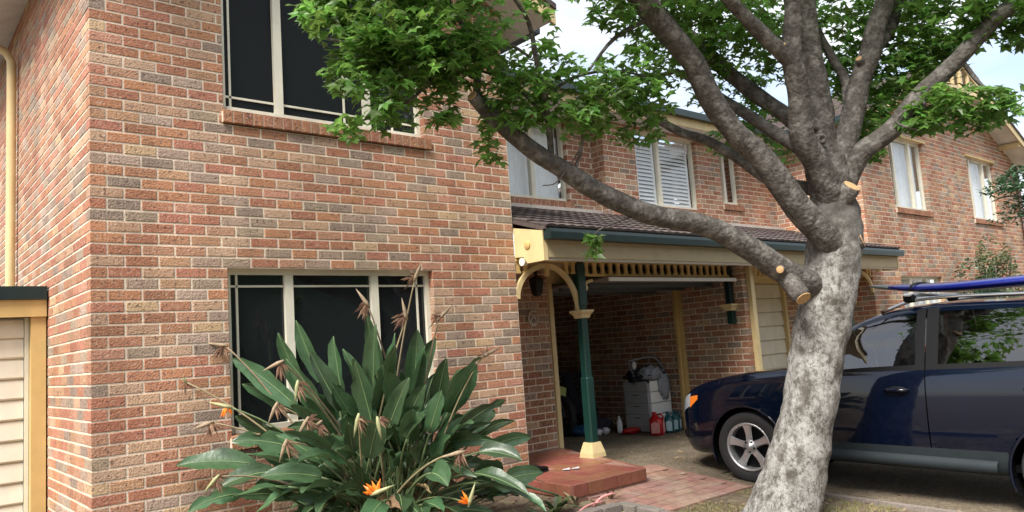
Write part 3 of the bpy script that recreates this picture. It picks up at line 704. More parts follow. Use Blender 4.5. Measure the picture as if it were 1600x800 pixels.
def capital(p, x, y, z):
    b = MB(); v = []
    for h, s in ((z - .035, .062), (z, .07), (z + .035, .10), (z + .055, .10)): v += [(x - s, y - s, h), (x + s, y - s, h), (x + s, y + s, h), (x - s, y + s, h)]
    f = [(3, 2, 1, 0), (12, 13, 14, 15)]
    for r in range(3): f += [(r * 4 + i, r * 4 + (i + 1) % 4, r * 4 + 4 + (i + 1) % 4, r * 4 + 4 + i) for i in range(4)]
    b.add(v, f).build('capital', 'cream', p)
verandah(house, 4.085, XM - .002, False); verandah(house2, XM + .002, 12.40, True)
post(house, 5.04, X1R + .004, 8.0); post(house2, 2 * XM - 5.04, X2L - .004, 8.45)
b = MB(); b.cbox((8.045, .06, 2.0), (.09, .09, .62), .008); hb = b.build('wall_bracket', 'gutter_green', house); capital(hb, 8.03, .06, 1.72); MB().box(8.0, 8.09, .02, .10, 1.50, 1.68).build('corbel', 'green_paint', hb)
# lantern and house number in the porch
b = MB(); b.lathe((5.02, YG - .22, 0), (0, 0, 1), [(.0, 2.30), (.03, 2.29), (.02, 2.24), (.09, 2.20), (.10, 2.17), (.075, 2.02), (.05, 1.99), (0, 1.98)], 6); b.tube([(5.02, YG - .22, 2.3), (5.02, YG - .22, 2.36)], .012); b.build('porch_lantern', 'lamp_black', house)
b = MB(); pts = [(5.11 + .075 * math.cos(t), YG - .012, 1.73 + .095 * math.sin(t)) for t in [math.radians(50) + math.radians(275) * i / 18 for i in range(19)]]; b.tube(pts, .012, n=6)
b.tube([(5.11 + .04 * math.cos(t), YG - .014, 1.70 + .045 * math.sin(t)) for t in [2 * PI * i / 14 for i in range(15)]], .011, n=6); b.build('house_number', 'number_white', house, smooth=True)
# --- further house: wing with gable, side wall, garage door
W2 = X2R - X2L
op = [(13.70 - X2L, 15.30 - X2L, UW, jz(-8)), (17.68 - X2L, 19.38 - X2L, UW, jz(-8)), (13.52 - X2L, 15.42 - X2L, jz(41), jz(24)), (17.5 - X2L, 19.4 - X2L, jz(41), jz(24))]
g2 = lambda u: 5.10 + (W2 / 2 - abs(u - W2 / 2)) * .404
brick_wall(house2, 'front_wall', X2L, 0, 0, W2, -.25, 6.85, op, 0, .12, top=g2, corner=True)
brick_wall(house2, 'side_wall', X2L, 4.0, -PI / 2, 4.0, -.25, 5.14, [], .12, 0, anchor='end', corner=True)
window(house2, 13.70, 15.30, UW + .13, jz(-8), 0, [14.02, 14.80], pane=['pane_screen', 'pane_clear', 'pane_clear'], blind='curtain', label='upper window reflecting the sky beside the tree limb')
window(house2, 17.68, 19.38, UW + .13, jz(-8), 0, [18.0, 18.85], pane=['pane_screen', 'pane_clear', 'pane_clear'], blind='curtain', label='upper window behind the small tree')
window(house2, 13.52, 15.42, jz(41) + .13, jz(24), 0, [14.1, 14.85], pane='pane_clear', blind='curtain', label='lower window seen over the car roof')
window(house2, 17.5, 19.4, jz(41) + .13, jz(24), 0, [18.1, 18.8], pane='pane_dark')
for wx in (13.70, 17.68):
    MB().box(wx - .06, wx + 1.72, -.03, .02, jz(-8) - .003, jz(-8) + .04).build('lintel', 'gold_trim', house2)
gable_roof(house2, X2L, X2R, 0, 9.0, 5.10)
xc2 = (X2L + X2R) / 2; zc2 = 5.10 + W2 / 2 * .404
b = MB(); b.box(xc2 - .05, xc2 + .05, -.47, -.40, zc2 - .95, zc2 + .16); gt = b.build('gable_finial', 'cream', house2)
for dx in (-.9, -.45, .45, .9): MB().box(xc2 + dx - .035, xc2 + dx + .035, -.465, -.41, zc2 - .62, zc2 - abs(dx) * .404 - .04).build('gable_batten', 'cream', gt)
MB().box(xc2 - 1.5, xc2 + 1.5, -.46, -.415, zc2 - .70, zc2 - .60).build('gable_tie', 'cream', gt)
for dx in (-3.4, 3.4): MB().box(xc2 + dx - .06, xc2 + dx + .06, -.44, 0, zc2 - 3.4 * .404 - .12, zc2 - 3.4 * .404 + .0).build('gable_outrigger', 'cream', gt)
b = MB(); b.tube([(X2R - .1, -.06, 5.0), (X2R - .1, -.06, -.1)], .045, n=8); b.build('downpipe', 'timber_dark', house2, smooth=True)
brick_wall(house2, 'garage_pier', 11.04, YG, 0, 1.4, 0, 2.34, [], 0, .12)
b = MB(); b.box(10.97, 11.04, YG - .02, YG + .12, 0, 2.16); b.build('door_jamb', 'cream', house2)
b = MB(); b.box(8.34, 8.42, YG - .02, YG + .12, 0, 2.16); b.build('door_jamb', 'cream', house2)
b = MB(); b.box(8.34, 11.04, YG - .01, YG + .1, 2.163, 2.34); b.build('lintel', 'cream', house2)
b = MB(); b.box(8.42, 10.97, YG + .075, YG + .10, 0, 2.16); gd = b.build('garage_door', 'door_cream', house2); gd['label'] = 'closed cream garage door of wide boards'
n = 9
for i in range(n):
    h = 2.155 / n; z0 = i * h + .003; x0, x1 = 8.425, 10.965; b = MB()
    b.prism([(x0, YG + .074, z0 + .004), (x0, YG + .040, z0 + .004), (x0, YG + .034, z0 + .018), (x0, YG + .052, z0 + h - .02), (x0, YG + .074, z0 + h - .004)], (x1 - x0, 0, 0)); b.build('board', 'door_cream', gd)
# --- single garage with a flat roof against the near house's side wall
gar = thing('garage', 'flat roofed garage with cream panelled door against the brick side wall', 'garage', (-1.6, 1.65, 0))
b = MB(); b.box(-3.2, -.012, 1.60, 7, 2.10, 2.215); b.build('roof_edge', 'gutter_green', gar)
b = MB(); b.box(-3.2, -.012, 1.63, 1.68, 1.95, 2.098); b.build('fascia', 'gold_trim', gar)
b = MB(); b.box(-.125, -.012, 1.66, 1.76, -.05, 1.949); b.build('door_jamb', 'gold_trim', gar)
b = MB(); b.box(-3.2, -.13, 1.80, 1.84, -.05, 1.95); gd = b.build('garage_door', 'door_cream', gar)
b = MB(); b.box(-.16, -.128, 1.76, 1.80, -.05, 1.949); b.build('door_stop', 'frame_cream', gar)
n = 11
for i in range(n):
    h = 1.95 / n; z0 = i * h; b = MB(); x0, x1 = -3.2, -.165
    b.prism([(x0, 1.798, z0 + .003), (x0, 1.775, z0 + .003), (x0, 1.768, z0 + .016), (x0, 1.785, z0 + h - .018), (x0, 1.798, z0 + h - .003)], (x1 - x0, 0, 0)); b.build('panel', 'door_cream', gd)
b = MB(); b.box(-3.3, -3.2, 1.6, 7, -.1, 2.1); b.box(-3.2, -.02, 6.9, 7, -.1, 2.1); b.build('wall', 'mortar', gar)
flush_bricks()

# ------------------------------------------------------------------ broadleaf street tree
TB = at(1226, 812, 6.25); TB.z = gz(TB.y)
tree = thing('broadleaf_tree', 'grey barked tree with sawn limb stubs and lobed green leaves in the front bed', 'tree', TB)
def limb(pts, widths, name='branch', m='bark_limb', n=12, sub=6, jit=.10, cap=True):
    P = [at(u, v, d) for u, v, d in pts]; R = [w * p[2] / FPX / 2 for w, p in zip(widths, pts)]
    b = MB(); b.tube(catmull(P, sub), lerp_list(R, sub), n=n, jit=jit, cap=cap)
    return b.build(name, m, tree, smooth=True)
tp = [(1222, 835, 6.25), (1226, 800, 6.25), (1240, 745, 6.25), (1253, 690, 6.26), (1266, 620, 6.27), (1276, 550, 6.28), (1290, 480, 6.29), (1299, 430, 6.30), (1303, 395, 6.30), (1306, 360, 6.31), (1303, 325, 6.34), (1298, 285, 6.39)]
tw = [128, 108, 92, 85, 80, 78, 80, 81, 86, 80, 70, 50]
P = [at(*p) for p in tp]; P[0].z = gz(P[0].y) - .08
b = MB(); b.tube(catmull(P, 8), lerp_list([w * p[2] / FPX / 2 for w, p in zip(tw, tp)], 8), n=32, jit=.10)
trunk = b.build('trunk', 'bark', tree, smooth=True)
LIMBS = {
 'A': ([(1308, 445, 6.38), (1308, 400, 6.25), (1282, 362, 6.15), (1240, 315, 6.08), (1190, 247, 6.02), (1145, 203, 5.95), (1108, 150, 5.88), (1082, 95, 5.8), (1040, 45, 5.7), (1000, -5, 5.6), (950, -70, 5.4), (900, -150, 5.2)], [40, 50, 46, 42, 39, 36, 36, 36, 38, 40, 33, 20]),
 'B': ([(1292, 452, 6.34), (1255, 440, 6.18), (1215, 418, 6.10), (1170, 388, 6.02), (1120, 360, 5.93), (1080, 347, 5.86), (1040, 340, 5.8), (1000, 330, 5.73), (960, 312, 5.66), (920, 290, 5.58), (880, 265, 5.5), (840, 240, 5.42), (805, 214, 5.34), (768, 180, 5.25), (740, 148, 5.18)], [46, 44, 41, 38, 35, 33, 32, 32, 33, 32, 30, 28, 27, 25, 23]),
 'C': ([(1304, 345, 6.38), (1292, 268, 6.39), (1281, 232, 6.4), (1277, 169, 6.42), (1266, 94, 6.44), (1259, 38, 6.45), (1254, -10, 6.46), (1246, -90, 6.5), (1240, -200, 6.5)], [70, 66, 54, 46, 40, 38, 36, 30, 18]),
 'D': ([(1306, 355, 6.36), (1296, 300, 6.25), (1277, 255, 6.18), (1253, 212, 6.1), (1248, 150, 6.05), (1238, 95, 6.0), (1237, 60, 5.98), (1240, 20, 5.96), (1236, -10, 5.95), (1225, -90, 5.9)], [36, 42, 40, 37, 34, 32, 30, 28, 27, 18]),
 'D2': ([(1240, 100, 6.0), (1214, 75, 5.95), (1187, 49, 5.9), (1157, 19, 5.85), (1132, -8, 5.8), (1070, -70, 5.7)], [26, 26, 23, 21, 20, 12]),
 'E': ([(1302, 345, 6.40), (1313, 250, 6.4), (1330, 187, 6.44), (1345, 124, 6.48), (1359, 86, 6.5), (1367, 49, 6.5), (1384, 0, 6.52), (1410, -80, 6.55), (1440, -180, 6.6)], [44, 40, 36, 33, 33, 31, 30, 24, 14]),
 'E2': ([(1362, 80, 6.5), (1390, 45, 6.6), (1405, 0, 6.7), (1440, -70, 6.8)], [24, 20, 17, 10]),
 'F': ([(1306, 325, 6.40), (1340, 247, 6.34), (1375, 217, 6.31), (1400, 195, 6.28), (1440, 147, 6.22), (1493, 97, 6.15), (1552, 32, 6.05), (1596, -2, 6.0), (1680, -60, 5.85)], [34, 33, 30, 30, 29, 27, 24, 22, 12]),
 'G': ([(1290, 235, 6.5), (1229, 181, 6.6), (1169, 139, 6.7), (1120, 97, 6.8), (1075, 55, 6.9), (1010, 20, 7.0)], [26, 25, 24, 23, 20, 12]),
 'H': ([(1252, 232, 6.2), (1217, 212, 6.35), (1169, 180, 6.5), (1120, 150, 6.65), (1060, 112, 6.85)], [22, 20, 18, 16, 9]),
 'I': ([(1325, 200, 6.5), (1322, 131, 6.6), (1300, 90, 6.7), (1281, 55, 6.75), (1268, 10, 6.8)], [16, 15, 13, 12, 8]),
 'J': ([(1300, 305, 6.45), (1260, 294, 6.5), (1210, 284, 6.55), (1160, 252, 6.6), (1110, 222, 6.7), (1060, 205, 6.8), (1000, 172, 6.9), (950, 150, 7.0)], [22, 22, 20, 17, 15, 14, 11, 7]),
}
for k, (p, w) in LIMBS.items(): limb(p, w)
# sawn stubs with pale ends
def stub(p0, p1, w, name='branch_stub'):
    a, e = at(*p0), at(*p1); r = w * p1[2] / FPX / 2; b = MB(); b.tube(catmull([a, (a + e) / 2, e], 3), [r * 1.15] * 3 + [r * 1.05] * 3 + [r * .98], n=14, jit=.08)
    o = b.build(name, 'bark_limb', tree, smooth=True); d = (e - a).normalized()
    b = MB(); b.lathe(e + d * .003, d, [(r * .90, -.004), (r * .86, .004), (r * .4, .006), (0, .006)], 16); b.build('cut_face', 'cut_wood', o)
stub((1228, 432, 6.10), (1255, 466, 5.93), 28); stub((1226, 420, 6.08), (1219, 421, 5.98), 13); stub((1300, 335, 6.30), (1331, 291, 6.16), 30)
stub((1310, 385, 6.25), (1345, 372, 6.18), 34); stub((1238, 85, 5.98), (1224, 70, 5.92), 9); stub((1352, 108, 6.46), (1342, 92, 6.41), 11); stub((1090, 110, 5.84), (1080, 92, 5.74), 11)
stub((765, 178, 5.25), (738, 150, 5.14), 20)
for (u, v, s) in ((1310, 362, 24), (1322, 352, 16), (1298, 352, 14), (1278, 205, 12), (1288, 215, 9)):
    c = at(u, v, 6.12); r = s * 6.1 / FPX; b = MB(); b.lathe(c + _f * .05, -_f, [(r * 1.2, -.05), (r, .0), (r * .55, .012), (r * .35, -.01), (0, -.02)], 14)
    b.build('knot', 'bark_limb', tree, smooth=True)
# fine twigs
TW = [([(862, 252, 5.46), (858, 200, 5.44), (850, 150, 5.4), (838, 95, 5.36), (826, 35, 5.3), (795, -15, 5.2)], [12, 11, 10, 9, 8, 6]),
      ([(895, 272, 5.52), (908, 235, 5.5), (910, 200, 5.5), (905, 165, 5.45)], [7, 6, 5, 4]),
      ([(905, 235, 5.5), (888, 262, 5.45), (868, 286, 5.4), (848, 290, 5.36)], [2.5, 2.5, 2, 1.5]),
      ([(745, 155, 5.2), (745, 110, 5.2), (735, 60, 5.15), (705, 10, 5.1), (690, -40, 5.0)], [14, 12, 10, 8, 6]),
      ([(740, 120, 5.2), (690, 90, 5.1), (630, 80, 5.0), (560, 70, 4.9), (510, 60, 4.85)], [10, 8, 7, 6, 4]),
      ([(745, 100, 5.2), (790, 70, 5.3), (830, 90, 5.36)], [7, 6, 4]),
      ([(700, 95, 5.1), (660, 140, 5.0), (620, 170, 4.95), (560, 190, 4.9)], [6, 5, 5, 3]),
      ([(855, 185, 5.42), (800, 130, 5.35), (750, 110, 5.25)], [6, 5, 4]),
      ([(850, 150, 5.4), (900, 120, 5.5), (960, 110, 5.6), (1010, 120, 5.7)], [6, 5, 4, 3]),
      ([(1500, 92, 6.13), (1530, 130, 6.1), (1560, 150, 6.05), (1580, 160, 6.0)], [8, 6, 5, 3]),
      ([(1440, 150, 6.2), (1450, 180, 6.1), (1470, 195, 6.0)], [6, 5, 3]), ([(1430, 160, 6.22), (1400, 190, 6.1), (1440, 205, 6.0)], [6, 5, 3]),
      ([(1010, 330, 5.73), (970, 345, 5.68), (935, 360, 5.6), (926, 380, 5.58)], [4, 3, 3, 3]), ([(1020, 25, 5.66), (960, 60, 5.6), (920, 110, 5.5)], [9, 7, 4]), ([(1060, 110, 6.85), (1010, 125, 6.8), (960, 150, 6.75)], [8, 6, 4])]
for p, w in TW: limb(p, w, name='twig', n=6, sub=4, jit=.05)
# leaves: lobed star blades
def star_leaf(seed):
    r = random.Random(seed); angs = [0, 28, 58, 88, 118]; v = [(0, 0, 0)]; lob = []
    seq = [(-122, .60), (-92, .40), (-60, .92), (-30, .50), (0, 1.08), (30, .50), (60, .92), (92, .40), (122, .60)]
    cu = r.uniform(.0, .22)
    for a, k in seq:
        k *= r.uniform(.88, 1.1); t = math.radians(a); x, y = math.sin(t) * k, math.cos(t) * k
        v.append((x, y, -cu * k * k + (.10 if k < .5 else -.04)))
    f = [(0, i + 1, i) for i in range(1, len(seq))]
    # petiole
    k = len(v); v += [(-.015, 0, 0), (.015, 0, 0), (.008, -.8, .12)]; f.append((k, k + 2, k + 1))
    return v, f
LEAFV = [star_leaf(i) for i in range(8)]
def rot_frame(n, d):
    n = n.normalized(); d = (d - n * d.dot(n)); d = d.normalized() if d.length > 1e-4 else n.orthogonal().normalized(); x = d.cross(n)
    return Matrix((x, d, n)).transposed()
LEAVES = []                                      # (position, frame, size)
def clump(u, v, d, ru, rv, rd, n, size=.075, dens=.0, fr=1.6):
    c = at(u, v, d); k = 0; tries = 0
    while k < n and tries < n * 14:
        tries += 1
        q = Vector((uni(-1, 1), uni(-1, 1), uni(-1, 1)))
        if q.length > 1: continue
        p = c + _r * (q.x * ru * d / FPX) - _u * (q.y * rv * d / FPX) + _f * (q.z * rd)
        if noise.noise(p * fr * 2.2) + .35 * noise.noise(p * fr * 6) < dens - .15 + .35 * q.length ** 2 - .2: continue
        if p.y > -.10 and -.3 < p.x < 4.3: continue
        nrm = Vector((uni(-1, 1) * .8, uni(-1, 1) * .8, 1.0)) + _f * uni(-.7, .1)
        dirv = Vector((uni(-1, 1), uni(-1, 1), uni(-1.1, .15)))
        LEAVES.append((p, rot_frame(nrm, dirv), size * uni(.65, 1.2))); k += 1
for c in [(600, 30, 4.85, 125, 80, .5, 420), (560, 105, 4.85, 62, 62, .35, 150), (500, 20, 4.8, 40, 36, .25, 50), (660, 110, 4.95, 70, 75, .4, 230), (720, 40, 5.1, 85, 80, .5, 300), (610, 180, 4.85, 52, 34, .25, 70), (545, 200, 4.8, 28, 20, .2, 26), (640, -70, 4.9, 170, 80, .6, 500),
          (620, 130, 4.95, 50, 70, .3, 170), (560, 60, 4.9, 60, 60, .3, 160), (700, 110, 5.1, 50, 60, .3, 130), (585, 10, 4.95, 105, 55, .3, 200), (650, 70, 5.0, 85, 60, .3, 170), (690, 170, 5.0, 34, 30, .2, 40), (760, 120, 5.25, 60, 60, .3, 140), (790, 190, 5.3, 45, 40, .25, 70), (770, 235, 5.25, 30, 22, .2, 22), (830, 60, 5.35, 40, 70, .3, 90),
          (820, 150, 5.4, 60, 60, .35, 150), (890, 140, 5.5, 60, 55, .4, 140), (950, 160, 5.6, 60, 50, .4, 150), (900, 190, 5.5, 70, 30, .3, 90), (980, 120, 5.7, 60, 50, .4, 120), (1010, 170, 5.8, 50, 35, .3, 100), (1000, 215, 5.8, 45, 18, .3, 50),
          (1030, 90, 6.2, 70, 50, .4, 130), (960, 30, 5.7, 50, 40, .4, 110), (1090, 60, 6.6, 80, 60, .5, 300), (1110, 130, 6.8, 50, 50, .4, 110), (1010, -50, 5.7, 140, 70, .7, 420), (1130, 30, 6.4, 90, 50, .5, 330), (1190, 90, 6.8, 60, 60, .4, 160),
          (1180, 180, 6.9, 60, 40, .3, 90), (1150, 215, 7.0, 60, 30, .3, 110), (1230, 225, 7.0, 40, 28, .3, 60), (1210, 40, 6.9, 70, 60, .4, 260), (1310, 40, 7.0, 60, 70, .5, 310), (1320, 110, 7.0, 50, 50, .4, 200), (1295, 150, 7.0, 30, 60, .3, 60),
          (1410, 50, 6.7, 70, 75, .5, 400), (1390, 130, 6.7, 55, 60, .4, 240), (1470, 40, 6.5, 70, 50, .5, 330), (1440, 110, 6.6, 60, 50, .4, 220), (1360, 190, 6.8, 40, 45, .4, 180), (1350, 235, 6.8, 30, 25, .3, 60), (1460, 170, 6.15, 45, 36, .3, 170), (1440, 190, 6.1, 30, 22, .2, 80),
          (1525, 160, 6.1, 50, 32, .3, 140), (1560, 180, 6.05, 30, 22, .25, 45), (1565, 145, 6.05, 30, 16, .25, 26), (1500, 195, 6.1, 35, 18, .2, 50), (1550, 25, 6.1, 60, 36, .4, 260), (1590, 55, 6.1, 35, 20, .3, 80), (1500, 65, 6.3, 40, 24, .3, 100),
          (926, 382, 5.57, 14, 20, .08, 22), (852, 280, 5.35, 12, 26, .08, 14), (845, 305, 5.3, 8, 14, .05, 6), (790, 300, 5.2, 5, 5, .05, 0), (1060, 5, 6.1, 80, 50, .5, 260),
          # the rest of the crown, above the picture
          (800, -120, 5.2, 190, 100, .8, 400), (1150, -110, 6.2, 220, 110, 1.1, 700), (1400, -110, 6.5, 200, 110, 1.1, 700), (1600, -60, 6.0, 120, 110, .9, 450), (1250, -260, 6.4, 330, 120, 1.4, 900), (1500, -250, 6.3, 220, 110, 1.2, 500), (1000, -220, 5.7, 200, 100, 1.0, 450)]:
    clump(*c)
near_leaf = sorted(range(len(LEAVES)), key=lambda i: -(lambda q: (LEAVES[i][2] / q[2]) if q and 0 < q[0] < 1600 and 0 < q[1] < 800 else 0)(project(LEAVES[i][0])))
top = set(near_leaf[:300]); leaf_me = []
crown_b = MB()
for i, (p, R, s) in enumerate(LEAVES):
    if i not in top: v, f = LEAFV[i % 8]; crown_b.add([R @ (Vector(q) * s) + p for q in v], f)
me = bpy.data.meshes.new('crown'); me.from_pydata([tuple(Vector(p) - TB) for p in crown_b.v], [], crown_b.f); me.materials.append(MATS['leaf'])
crown = bpy.data.objects.new('crown', me); COL.objects.link(crown); crown.parent = tree; crown['kind'] = 'stuff'
for v, f in LEAFV:
    me = bpy.data.meshes.new('leaf'); me.from_pydata(v, [], f); me.materials.append(MATS['leaf']); leaf_me.append(me)
for i in top:
    p, R, s = LEAVES[i]; o = bpy.data.objects.new('leaf', leaf_me[i % 8]); COL.objects.link(o); o.parent = tree
    o.matrix_local = Matrix.Translation(p - TB) @ R.to_4x4() @ Matrix.Scale(s, 4)

# ------------------------------------------------------------------ bird of paradise plant
SB = Vector((1.98, -.72, gz(-.72)))
strel = thing('bird_of_paradise_plant', 'large clump of paddle shaped leaves with orange and withered flowers below the window', 'plant', SB)
def bez(a, b, c, n): return [a * (1 - t) ** 2 + b * 2 * t * (1 - t) + c * t * t for t in [i / n for i in range(n + 1)]]
def strel_leaf(base, tip, bow, blade=.42, width=.14, droop=0.0, roll=0.0, curl=.25):
    """a leaf: stalk from the clump and a paddle blade folded along its midrib; blade = share of the length"""
    mid = (base + tip) / 2 + Vector((0, 0, 1)) * bow + Vector((uni(-1, 1), uni(-1, 1), 0)) * .16
    N_ = 20; jag = uni(.0, .09) if rnd() < .55 else .22; torn = rnd() < .3; cut = random.randrange(4, 8); C = bez(base, mid, tip, N_)
    k0 = int(N_ * (1 - blade)); S = C[:k0 + 1]
    lf = MB(); lf.tube(S, lerp_list([.013, .008], len(S) - 1), n=6)
    B = C[k0:]; m = len(B) - 1; v = []; f = []; rib = []; face = Vector((0, 0, .75)) - _f * .8 + Vector((tip.x - base.x, tip.y - base.y, 0)) * .3
    for i, p in enumerate(B):
        t = i / m; d = (B[min(i + 1, m)] - B[max(i - 1, 0)]).normalized()
        side = d.cross(face)
        if side.length < .15: side = d.cross(Vector((0, 0, 1)))
        side.normalize(); up = side.cross(d)
        side, up = side * math.cos(roll) + up * math.sin(roll), up * math.cos(roll) - side * math.sin(roll)
        w = width * max(.012, math.sin(PI * (.03 + .955 * t) ** .82)) ** .62
        if i == m: w = width * .10
        q = p - Vector((0, 0, droop * t * t)); wob = .012 * math.sin(i * 1.7 + base.x * 40)
        for s_ in (-1, -.5, 0, .5, 1):
            ww = w * (1 - (jag * rnd() if abs(s_) == 1 else 0)) * (.45 if torn and abs(s_) == 1 and i == cut else 1)
            v.append(q + side * (s_ * ww / 2) + up * (abs(s_) * w * curl * (1 + .5 * s_ * math.sin(base.y * 50)) + (wob if abs(s_) == 1 else 0)))
        rib.append(q + up * .002)
    for i in range(m):
        for j in range(4): f.append((i * 5 + j, i * 5 + j + 1, i * 5 + 6 + j, i * 5 + 5 + j))
    return lf, (v, f), rib
def add_leaf(base, tip, **k):
    st, (v, f), rib = strel_leaf(base, tip, **k)
    me = MB().add(v, f).build('leaf', 'strel_leaf', strel, smooth=True)
    st.build('stalk', 'strel_stem', me, smooth=True)
    b = MB(); b.tube(rib, lerp_list([.006, .0015], len(rib) - 1), n=5); b.build('midrib', 'strel_rib', me, smooth=True)
def sbase(): a = uni(0, 2 * PI); r = .22 * math.sqrt(rnd()); return SB + Vector((math.cos(a) * r * 1.5, math.sin(a) * r, 0))
# leaves whose places read clearly: (tip u, tip v, depth, blade share, width, bow)
for (u, v, d, bl, wd, bow) in [(437, 500, 6.1, .5, .12, .25), (470, 480, 6.25, .45, .13, .2), (528, 505, 6.2, .45, .12, .15), (565, 470, 6.1, .5, .13, .1), (590, 487, 5.95, .5, .14, .08), (620, 500, 6.2, .45, .13, .1), (650, 495, 6.0, .45, .14, .12), (683, 508, 6.15, .5, .13, .2), (662, 520, 5.9, .5, .13, .15),
        (748, 537, 6.1, .42, .13, .35), (745, 568, 5.9, .42, .14, .35), (752, 600, 6.15, .4, .12, .4), (735, 660, 5.8, .4, .14, .35), (818, 720, 5.75, .38, .13, .55), (830, 775, 5.55, .38, .13, .55), (738, 745, 5.4, .4, .12, .5), (700, 760, 5.35, .4, .13, .5),
        (365, 560, 6.1, .42, .14, .3), (372, 600, 6.05, .42, .15, .35), (362, 650, 5.95, .42, .14, .4), (280, 728, 5.7, .40, .15, .5), (360, 690, 5.7, .4, .15, .42), (330, 768, 5.55, .4, .14, .5), (400, 745, 5.4, .42, .14, .45), (400, 800, 5.3, .4, .13, .5), (465, 770, 5.2, .4, .14, .4), (300, 800, 5.5, .4, .13, .55),
        (625, 800, 5.25, .42, .14, .45), (655, 810, 5.3, .4, .13, .45), (500, 805, 5.2, .42, .13, .42), (570, 830, 5.2, .4, .13, .4), (478, 620, 5.75, .45, .13, .2), (520, 600, 5.7, .45, .13, .15), (560, 560, 5.75, .45, .13, .1), (600, 570, 5.7, .45, .15, .08), (640, 590, 5.7, .45, .14, .12), (690, 610, 5.75, .45, .14, .2),
        (440, 560, 5.95, .45, .13, .25), (480, 530, 6.0, .45, .13, .15), (540, 545, 5.9, .45, .13, .1), (620, 540, 5.8, .45, .13, .1), (700, 560, 5.95, .45, .13, .2), (430, 680, 5.6, .42, .14, .35), (480, 690, 5.5, .42, .13, .3), (540, 660, 5.55, .42, .13, .2), (600, 650, 5.5, .42, .14, .15), (660, 690, 5.5, .42, .13, .3), (775, 690, 5.9, .4, .12, .45), (860, 800, 5.5, .36, .11, .5),
        (640, 640, 5.45, .4, .13, .2), (665, 650, 5.5, .38, .14, .25)]:
    add_leaf(sbase(), at(u + uni(-8, 8), v + (20 if v < 540 else 0), d), bow=bow * uni(.75, 1.25), blade=bl * uni(.72, .92), width=wd * uni(1.0, 1.4), roll=uni(-.9, .9), curl=uni(.10, .32))
for i in range(175):                                 # inner leaves filling the clump
    a = uni(0, 2 * PI); el = uni(.12, 1.42); ln = uni(.7, 1.45) * (1 if el > .6 else .92)
    tip = SB + Vector((math.cos(a) * math.cos(el) * ln * 1.25, math.sin(a) * math.cos(el) * ln * .8, math.sin(el) * ln * .98))
    if tip.y > -.08: tip.y = -.08 - rnd() * .1
    add_leaf(sbase(), tip, bow=uni(.05, .4), blade=uni(.28, .42), width=uni(.09, .17), roll=uni(-1.2, 1.2), curl=uni(.10, .38), droop=uni(0, .10))
for i in range(16):                                  # withered leaves hanging low in the clump
    a = uni(0, 2 * PI); ln = uni(.45, .8); tip = SB + Vector((math.cos(a) * ln, math.sin(a) * ln * .7 - .1, uni(.05, .4)))
    if tip.y > -.1: tip.y = -.12
    st, (v, f), rib = strel_leaf(sbase(), tip, bow=uni(.2, .5), blade=.5, width=uni(.05, .10), roll=uni(-1.2, 1.2), curl=.5); dl = MB().add(v, f).build('withered_leaf', 'leaf_dry', strel, smooth=True); st.build('stalk', 'dry_stem', dl, smooth=True)
b = MB()
for i in range(60):                                  # bare stalks at the heart of the clump
    a = uni(0, 2 * PI); el = uni(.7, 1.4); ln = uni(.4, .8); s0 = sbase(); b.tube(bez(s0, s0 + Vector((0, 0, ln * .5)), s0 + Vector((math.cos(a) * math.cos(el) * ln, math.sin(a) * math.cos(el) * ln * .6, math.sin(el) * ln)), 4), [.011, .010, .009, .008, .006], n=5)
b.build('stalks', 'strel_stem', strel, smooth=True, kind='stuff')
def flower(u, v, d, fresh, ang, bow=.3):
    tip = at(u, v, d); s0 = sbase(); mid = (s0 + tip) / 2 + Vector((0, 0, bow)); C = bez(s0, mid, tip, 12)
    b = MB(); b.tube(C, lerp_list([.010, .006], 12), n=6); fl = b.build('flower', 'strel_stem' if fresh else 'dry_stem', strel, smooth=True)
    dirv = (_r * math.cos(ang) + _u * math.sin(ang)); perp = (_u * math.cos(ang) - _r * math.sin(ang))
    b = MB(); b.tube([tip - dirv * .02, tip + dirv * .03, tip + dirv * .09, tip + dirv * .16], [.008, .017, .012, .001], n=6); b.build('spathe', 'spathe' if fresh or rnd() < .35 else 'spathe_dry', fl, smooth=True)
    n = 6 if fresh else 13
    for i in range(n):
        pd = (perp * uni(.5, 1) + dirv * uni(-.75, .75) + _f * uni(-.5, .5)).normalized(); L_ = uni(.06, .105); w = uni(.010, .017); sd = pd.cross(_f).normalized()
        if not fresh: pd = (pd + dirv * uni(-.6, .6) + Vector((0, 0, uni(-.8, .5)))).normalized(); w *= uni(.4, .8); L_ *= uni(.7, 1.35)
        q = tip + dirv * uni(0, .03); dz = Vector((0, 0, -1)) * (0 if fresh else .035)
        v = [q, q + pd * L_ * .5 + sd * w + dz * .3, q + pd * L_ + dz, q + pd * L_ * .5 - sd * w + dz * .3, q + pd * L_ * .5 - _f * .008]
        MB().add(v, [(0, 1, 4), (1, 2, 4), (2, 3, 4), (3, 0, 4)]).build('petal', 'petal_orange' if fresh else 'petal_dry', fl)
